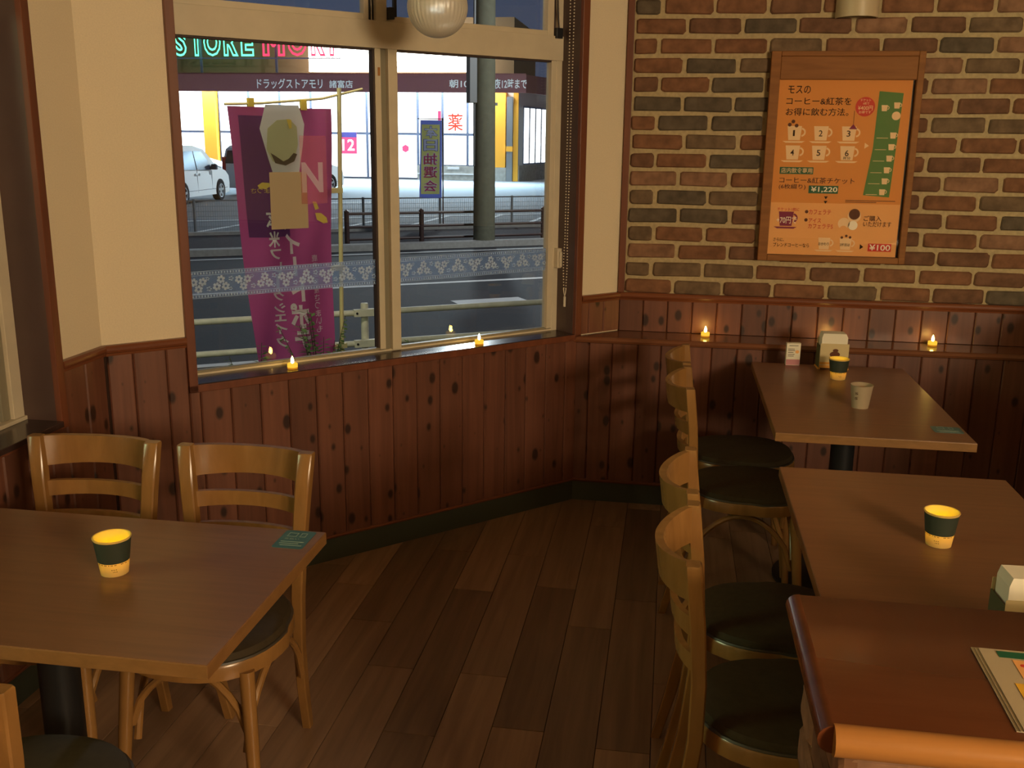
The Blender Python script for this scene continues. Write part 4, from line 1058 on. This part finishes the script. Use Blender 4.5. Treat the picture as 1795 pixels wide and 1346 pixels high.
# ------------------------------------------------------------------ cars in the lot
def make_van(name, label, loc, rz, g=None):
    """x forward, right side is -y; origin on the ground under the rear axle"""
    t = thing(name, label, 'car', loc, rz, g)
    side = [(-0.92, 0.42), (-0.95, 0.75), (-0.93, 1.15), (-0.84, 1.62), (-0.70, 1.72), (0.2, 1.77), (1.3, 1.75), (1.95, 1.66), (2.72, 1.12), (3.38, 0.96), (3.62, 0.80), (3.68, 0.55), (3.64, 0.26), (3.30, 0.22), (-0.85, 0.24)]
    def hw(z): return 0.865 if z < 0.95 else 0.865 - (z - 0.95) * 0.20
    mb = MB(); n = len(side)
    rings = []
    for f, ins in ((-1, 0.94), (-1, 1.0), (1, 1.0), (1, 0.94)):
        pass
    L_ = [(x, -hw(z), z) for x, z in side]; Rr = [(x, hw(z), z) for x, z in side]
    Lm = [(x, -hw(z) + 0.05, z + (0.03 if z > 1.0 else 0)) for x, z in side]; Rm = [(x, hw(z) - 0.05, z + (0.03 if z > 1.0 else 0)) for x, z in side]
    mb.loft([L_, Lm, Rm, Rr]).build('body', 'carwhite', t, True)
    def sidewin(pts, nm, mat, off=0.006):
        for sg in (-1, 1):
            MB().loft([[(x, sg * (hw(z) + off), z) for x, z in pts], [(x, sg * (hw(z) - 0.01), z) for x, z in pts]]).build(nm, mat, t)
    sidewin([(-0.78, 1.06), (0.02, 1.06), (0.02, 1.60), (-0.70, 1.60)], 'side_window', 'carglass')
    sidewin([(0.09, 1.06), (1.05, 1.04), (1.05, 1.62), (0.09, 1.61)], 'side_window', 'carglass')
    sidewin([(1.13, 1.04), (2.28, 1.02), (2.34, 1.10), (1.72, 1.60), (1.13, 1.62)], 'side_window', 'carglass')
    sidewin([(0.05, 0.34), (0.056, 0.34), (0.056, 1.02), (0.05, 1.02)], 'door_seam', 'carglass', 0.003)
    sidewin([(1.09, 0.34), (1.097, 0.34), (1.097, 1.02), (1.09, 1.02)], 'door_seam', 'carglass', 0.003)
    sidewin([(2.22, 0.40), (2.227, 0.40), (2.25, 1.0), (2.243, 1.0)], 'door_seam', 'carglass', 0.003)
    sidewin([(-0.9, 0.40), (3.5, 0.40), (3.5, 0.412), (-0.9, 0.412)], 'sill_line', 'carglass', 0.003)
    for x in (0.90, 1.20): sidewin([(x, 0.90), (x + 0.17, 0.90), (x + 0.17, 0.935), (x, 0.935)], 'door_handle', 'carwhite', 0.035)
    MB().loft([[(1.98, y, 1.675) for y in (-0.60, 0.60)] + [(2.70, 0.70, 1.15), (2.70, -0.70, 1.15)], [(1.96, y, 1.65) for y in (-0.60, 0.60)] + [(2.68, 0.70, 1.12), (2.68, -0.70, 1.12)]]).build('windscreen', 'carglass', t)
    MB().loft([[(-0.975, -0.66, 1.12), (-0.975, 0.66, 1.12), (-0.885, 0.60, 1.58), (-0.885, -0.60, 1.58)], [(-0.90, -0.66, 1.12), (-0.90, 0.66, 1.12), (-0.81, 0.60, 1.58), (-0.81, -0.60, 1.58)]]).build('rear_window', 'carglass', t)
    for sg in (-1, 1):
        MB().bbox(2.16, 2.34, sg * 0.95 - 0.09, sg * 0.95 + 0.09, 1.02, 1.20, 0.03).build('door_mirror', 'carglass', t, True)
        bx('tail_lamp', 'tail', t, -0.97, -0.90, sg * 0.74 - 0.08, sg * 0.74 + 0.08, 0.80, 1.35, 0.01)
        bx('head_lamp', 'lamp_clear', t, 3.36, 3.64, sg * 0.68 - 0.12, sg * 0.68 + 0.12, 0.68, 0.84, 0.02)
        for x in (0.0, 2.88):
            arch = [(x + 0.38 * math.cos(R(a)), 0.33 + 0.38 * math.sin(R(a))) for a in range(-20, 201, 20)]
            MB().loft([[(a, sg * 0.872, b) for a, b in arch], [(a, sg * 0.60, b) for a, b in arch]]).build('wheel_arch', 'tyre', t)
            w = MB(); prof = [(0.21, -0.10), (0.31, -0.11), (0.33, -0.08), (0.33, 0.08), (0.31, 0.11), (0.21, 0.10)]
            rings = [[(x + r * math.cos(2 * math.pi * j / 28), sg * 0.79 + y, 0.33 + r * math.sin(2 * math.pi * j / 28)) for j in range(28)] for r, y in prof]
            wo = w.loft(rings, False).build('wheel', 'tyre', t, True)
            rim = MB()
            for k in range(5):
                a = 2 * math.pi * k / 5 + 0.3
                d = Vector((math.cos(a), 0, math.sin(a))); p_ = Vector((-math.sin(a), 0, math.cos(a)))
                c0 = Vector((x, sg * 0.885, 0.33))
                q = [c0 + p_ * 0.045, c0 - p_ * 0.045, c0 + d * 0.225 - p_ * 0.03, c0 + d * 0.225 + p_ * 0.03]
                rim.loft([[v[:] for v in q], [(v - Vector((0, sg * 0.03, 0)))[:] for v in q]])
            rings = [[(x + r * math.cos(2 * math.pi * j / 28), sg * y, 0.33 + r * math.sin(2 * math.pi * j / 28)) for j in range(28)] for r, y in ((0.195, 0.89), (0.225, 0.895), (0.225, 0.80), (0.001, 0.80))]
            rim.loft(rings, False)
            rim.build('wheel_rim', 'alloy', wo, False)
    bx('number_plate', 'paint', t, 3.66, 3.69, -0.165, 0.165, 0.42, 0.58)
    bx('bumper', 'carwhite', t, 3.40, 3.74, -0.80, 0.80, 0.26, 0.50, 0.05)
    return t
make_van('minivan', 'white minivan parked in the lot left of the purple banner', (-15.66, 28.92, ZG + 0.02), R(93))
make_van('parked_car', 'white car mostly hidden behind the purple banner', (-15.2, 35.6, ZG + 0.02), R(66))
make_van('parked_car', 'pale car parked close to the drugstore, behind the white minivan', (-22.6, 40.5, ZG + 0.02), R(12))

# ------------------------------------------------------------------ yellow lottery flag on the mesh fence
t = thing('lottery_flag', 'yellow flag with blue border and mirrored lettering across the road', 'banner', (-5.726, 23.576, 0.19), R(14))
def fcloth(name, mat, x0, x1, z0, z1, dy, parent=None):
    mb = MB(); vs = []; nx, nz = 6, 16
    for j in range(nz + 1):
        for i in range(nx + 1):
            x = x0 + (x1 - x0) * i / nx; z = z0 + (z1 - z0) * j / nz
            vs.append((x + 0.04 * (z / 1.8) * (1 - (x + 0.25) * 1.2), 0.02 * math.sin(x * 9 + z * 3) + dy, z))
    fs = [(j * (nx + 1) + i, j * (nx + 1) + i + 1, (j + 1) * (nx + 1) + i + 1, (j + 1) * (nx + 1) + i) for j in range(nz) for i in range(nx)]
    return mb.add(vs, fs).build(name, mat, parent or t, True)
fc = fcloth('cloth', 'flagblue', -0.28, 0.25, 0.0, 1.80, 0)
fcloth('printed_panel', 'flagyellow', -0.245, 0.20, 0.09, 1.70, -0.008, fc)
for ch, z, mt in (('本', 1.40, 'flagpale'), ('日', 1.10, 'flagpale'), ('抽', 0.78, 'flagred'), ('選', 0.47, 'flagred'), ('会', 0.15, 'flagred')):
    o = text(ch, (-0.20, 0.155, z - 0.01, z + 0.27), 'flagblue' if mt == 'flagpale' else 'flagpale', fc, -0.012, 'glyph_outline', True, 0.045)
    o2 = text(ch, (-0.185, 0.14, z, z + 0.26), mt, fc, -0.018, 'glyph', True, 0.012)
    for q in (o, o2):
        for v in q.data.vertices: v.co.x += 0.04 * (v.co.z / 1.8) * (1 - (v.co.x + 0.25) * 1.2); v.co.y += 0.02 * math.sin(v.co.x * 9 + v.co.z * 3)
MB().tube([(0.285, 0.02, -0.70), (0.285, 0.02, 1.85)], 0.016, 8).build('pole', 'brownmetal', t, True)
MB().tube([(0.285, 0.02, 1.83), (-0.30, 0.02, 1.83)], 0.010, 8).build('top_arm', 'brownmetal', t, True)

# ------------------------------------------------------------------ drugstore across the lot
t = thing('drugstore', 'brightly lit drugstore with a maroon fascia beyond the parking lot', 'building', (0, 51.0, 0))
FY = -2.0
def sb(name, mat, x0, x1, y0, y1, z0, z1, parent=None): return bx(name, mat, parent or t, x0, x1, y0, y1, z0, z1)
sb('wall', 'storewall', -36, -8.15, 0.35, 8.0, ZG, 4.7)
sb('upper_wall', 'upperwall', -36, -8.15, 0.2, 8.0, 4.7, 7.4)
sb('canopy_roof', 'fascia', -36, -7.25, FY + 0.2, 0.35, 4.45, 4.62)
fas = sb('fascia', 'fascia', -36, -7.20, FY, FY + 0.2, 3.72, 4.55)
MB().loft([[(-7.2, FY, 3.72), (-7.2, FY + 0.2, 3.72), (-7.2, FY + 0.2, 4.55), (-7.2, FY, 4.55)], [(-4.6, 7.0, 3.72), (-4.8, 7.0, 3.72), (-4.8, 7.0, 4.55), (-4.6, 7.0, 4.55)]]).build('fascia_return', 'fascia', t)
sb('canopy_tube_panel', 'litcanopy', -35, -8.6, FY + 0.5, 0.1, 4.30, 4.36)
# lit shop windows
edges = [-30, -28.6, -26.6, -25.2]
def lit(x0, x1, z0, z1):
    f = sb('window', 'mullion', x0, x1, 0.20, 0.34, z0, z1)
    sb('pane', 'litpane', x0 + 0.07, x1 - 0.07, 0.17, 0.19, z0 + 0.06, z1 - 0.06, f)
for x0, x1 in ((-30.0, -28.3), (-28.3, -26.6), (-26.6, -24.7), (-23.9, -22.2), (-22.2, -20.5), (-20.5, -18.8), (-18.8, -17.3), (-17.3, -15.8), (-15.8, -14.3), (-14.3, -13.1)):
    lit(x0, x1, ZG + 0.05, 1.75); lit(x0, x1, 1.75, 3.9)
for x0, x1 in ((-13.1, -11.8), (-11.8, -10.5), (-10.5, -9.3)):
    lit(x0, x1, 0.18, 1.75); lit(x0, x1, 1.75, 3.9)
base = sb('base_wall', 'storegrey', -13.1, -9.2, 0.0, 0.36, ZG, 0.18)
sb('base_stripe', 'paint', -13.1, -9.2, -0.03, 0.0, -0.25, -0.19, base); sb('base_sign', 'paint', -11.5, -10.9, -0.03, 0.0, 0.02, 0.14, base)
sb('pier', 'storeyellow', -24.65, -23.95, -0.1, 0.3, ZG, 3.9); sb('pier', 'storeyellow', -9.2, -8.5, -0.1, 0.3, 0.15, 3.9)
sb('pier_base', 'storegrey', -9.3, -8.45, -0.15, 0.32, ZG, 0.15)
sb('rain_pipe', 'meshmetal', -8.42, -8.12, -0.25, -0.05, ZG, 3.6)
sb('pipe_collar', 'storeyellow', -8.44, -8.10, -0.27, -0.04, 0.95, 1.2)
sb('pier', 'storeyellow', -8.1, -7.85, -0.1, 0.3, ZG, 3.9)
# return wall running back from the corner
def ret(name, mat, f0, f1, z0, z1, off=0.0, parent=None):
    a, b = Vector((-7.85, 0.0)), Vector((-6.2, 8.5)); d = (b - a).normalized(); nrm = Vector((d.y, -d.x))
    p, q = a.lerp(b, f0) + nrm * off, a.lerp(b, f1) + nrm * off
    return MB().loft([[(p.x, p.y, z0), (q.x, q.y, z0), (q.x, q.y, z1), (p.x, p.y, z1)], [(p.x - 0.2, p.y + 0.04, z0), (q.x - 0.2, q.y + 0.04, z0), (q.x - 0.2, q.y + 0.04, z1), (p.x - 0.2, p.y + 0.04, z1)]]).build(name, mat, parent or t)
ret('return_wall', 'storewall', 0, 1, ZG, 3.9); ret('return_base', 'storegrey', 0, 0.8, ZG, 0.25, 0.05)
for k in range(5):
    w_ = ret('window', 'mullion', 0.08 + k * 0.11, 0.18 + k * 0.11, 0.28, 3.2, 0.03); ret('pane', 'litpane', 0.09 + k * 0.11, 0.165 + k * 0.11, 0.36, 3.1, 0.06, w_)
ret('pier', 'storeyellow', 0.64, 0.80, 0.25, 3.3, 0.06)
sb('lit_sign_panel', 'litsign', -18.2, -10.1, FY + 0.5, FY + 0.62, 4.70, 6.3)
# posters in the windows
p = sb('window_poster', 'litpink', -17.23, -16.34, 0.05, 0.10, 0.72, 1.80); sb('poster_header', 'flagblue', -17.23, -16.34, 0.03, 0.06, 1.55, 1.80, p); text('12', (-17.1, -16.45, 0.88, 1.45), 'litpane', p, 0.02)
p = sb('window_poster', 'litpane', -11.68, -10.55, 0.05, 0.10, 1.83, 3.0); text('薬', (-11.5, -10.7, 1.93, 2.78), 'litred', p, 0.02, bold=0.013)
sb('window_poster', 'litpink', -12.02, -11.86, 0.05, 0.10, 1.9, 2.9)
MB().prism([(-13.75 + 0.17 * math.cos(2 * math.pi * i / 12) * (1 + 0.15 * (i % 2)), 1.02 + 0.17 * math.sin(2 * math.pi * i / 12) * (1 + 0.15 * (i % 2))) for i in range(12)], 0.10, 0.14).build('window_sticker', 'litpink', t)
for s_, x0, x1, z0, z1 in (('ドラッグストアモリ', -20.75, -17.35, 3.86, 4.34), ('諸富店', -17.0, -15.8, 3.90, 4.27), ('朝10時〜', -10.95, -9.05, 3.93, 4.32), ('夜12時まで', -8.75, -7.15 - 0.02, 3.90, 4.36)):
    text(s_, (x0, x1, z0, z1), 'fasciatext', fas, FY - 0.02, bold=0.010)
t2 = thing('neon_sign', 'green and red outlined neon lettering above the drugstore fascia', 'sign', (0, 51.0 + FY, 0))
for i, (ch, x0, x1) in enumerate((('S', -26.2, -25.5), ('T', -25.3, -24.6), ('O', -24.55, -23.6), ('R', -23.45, -22.65), ('E', -22.5, -21.8))):
    text(ch, (x0 * 0.963, x1 * 0.963, 5.42, 6.75), 'neongreen', t2, 0.35, 'neon_letter', outline=0.030)
for ch, x0, x1 in (('M', -21.3, -20.1), ('O', -19.95, -18.9), ('R', -18.7, -17.9), ('I', -17.7, -17.45)):
    text(ch, (x0 * 0.963, x1 * 0.963, 5.42, 6.75), 'neonred', t2, 0.30, 'neon_letter', outline=0.034)
bx('letter_rail', 'mullion', t2, -26.0, -16.5, 0.40, 0.45, 5.3, 5.36)
bx('letter_post', 'mullion', t2, -24.0, -23.9, 0.6, 0.7, 4.5, 6.8); bx('letter_post', 'mullion', t2, -20.0, -19.9, 0.6, 0.7, 4.5, 6.8)
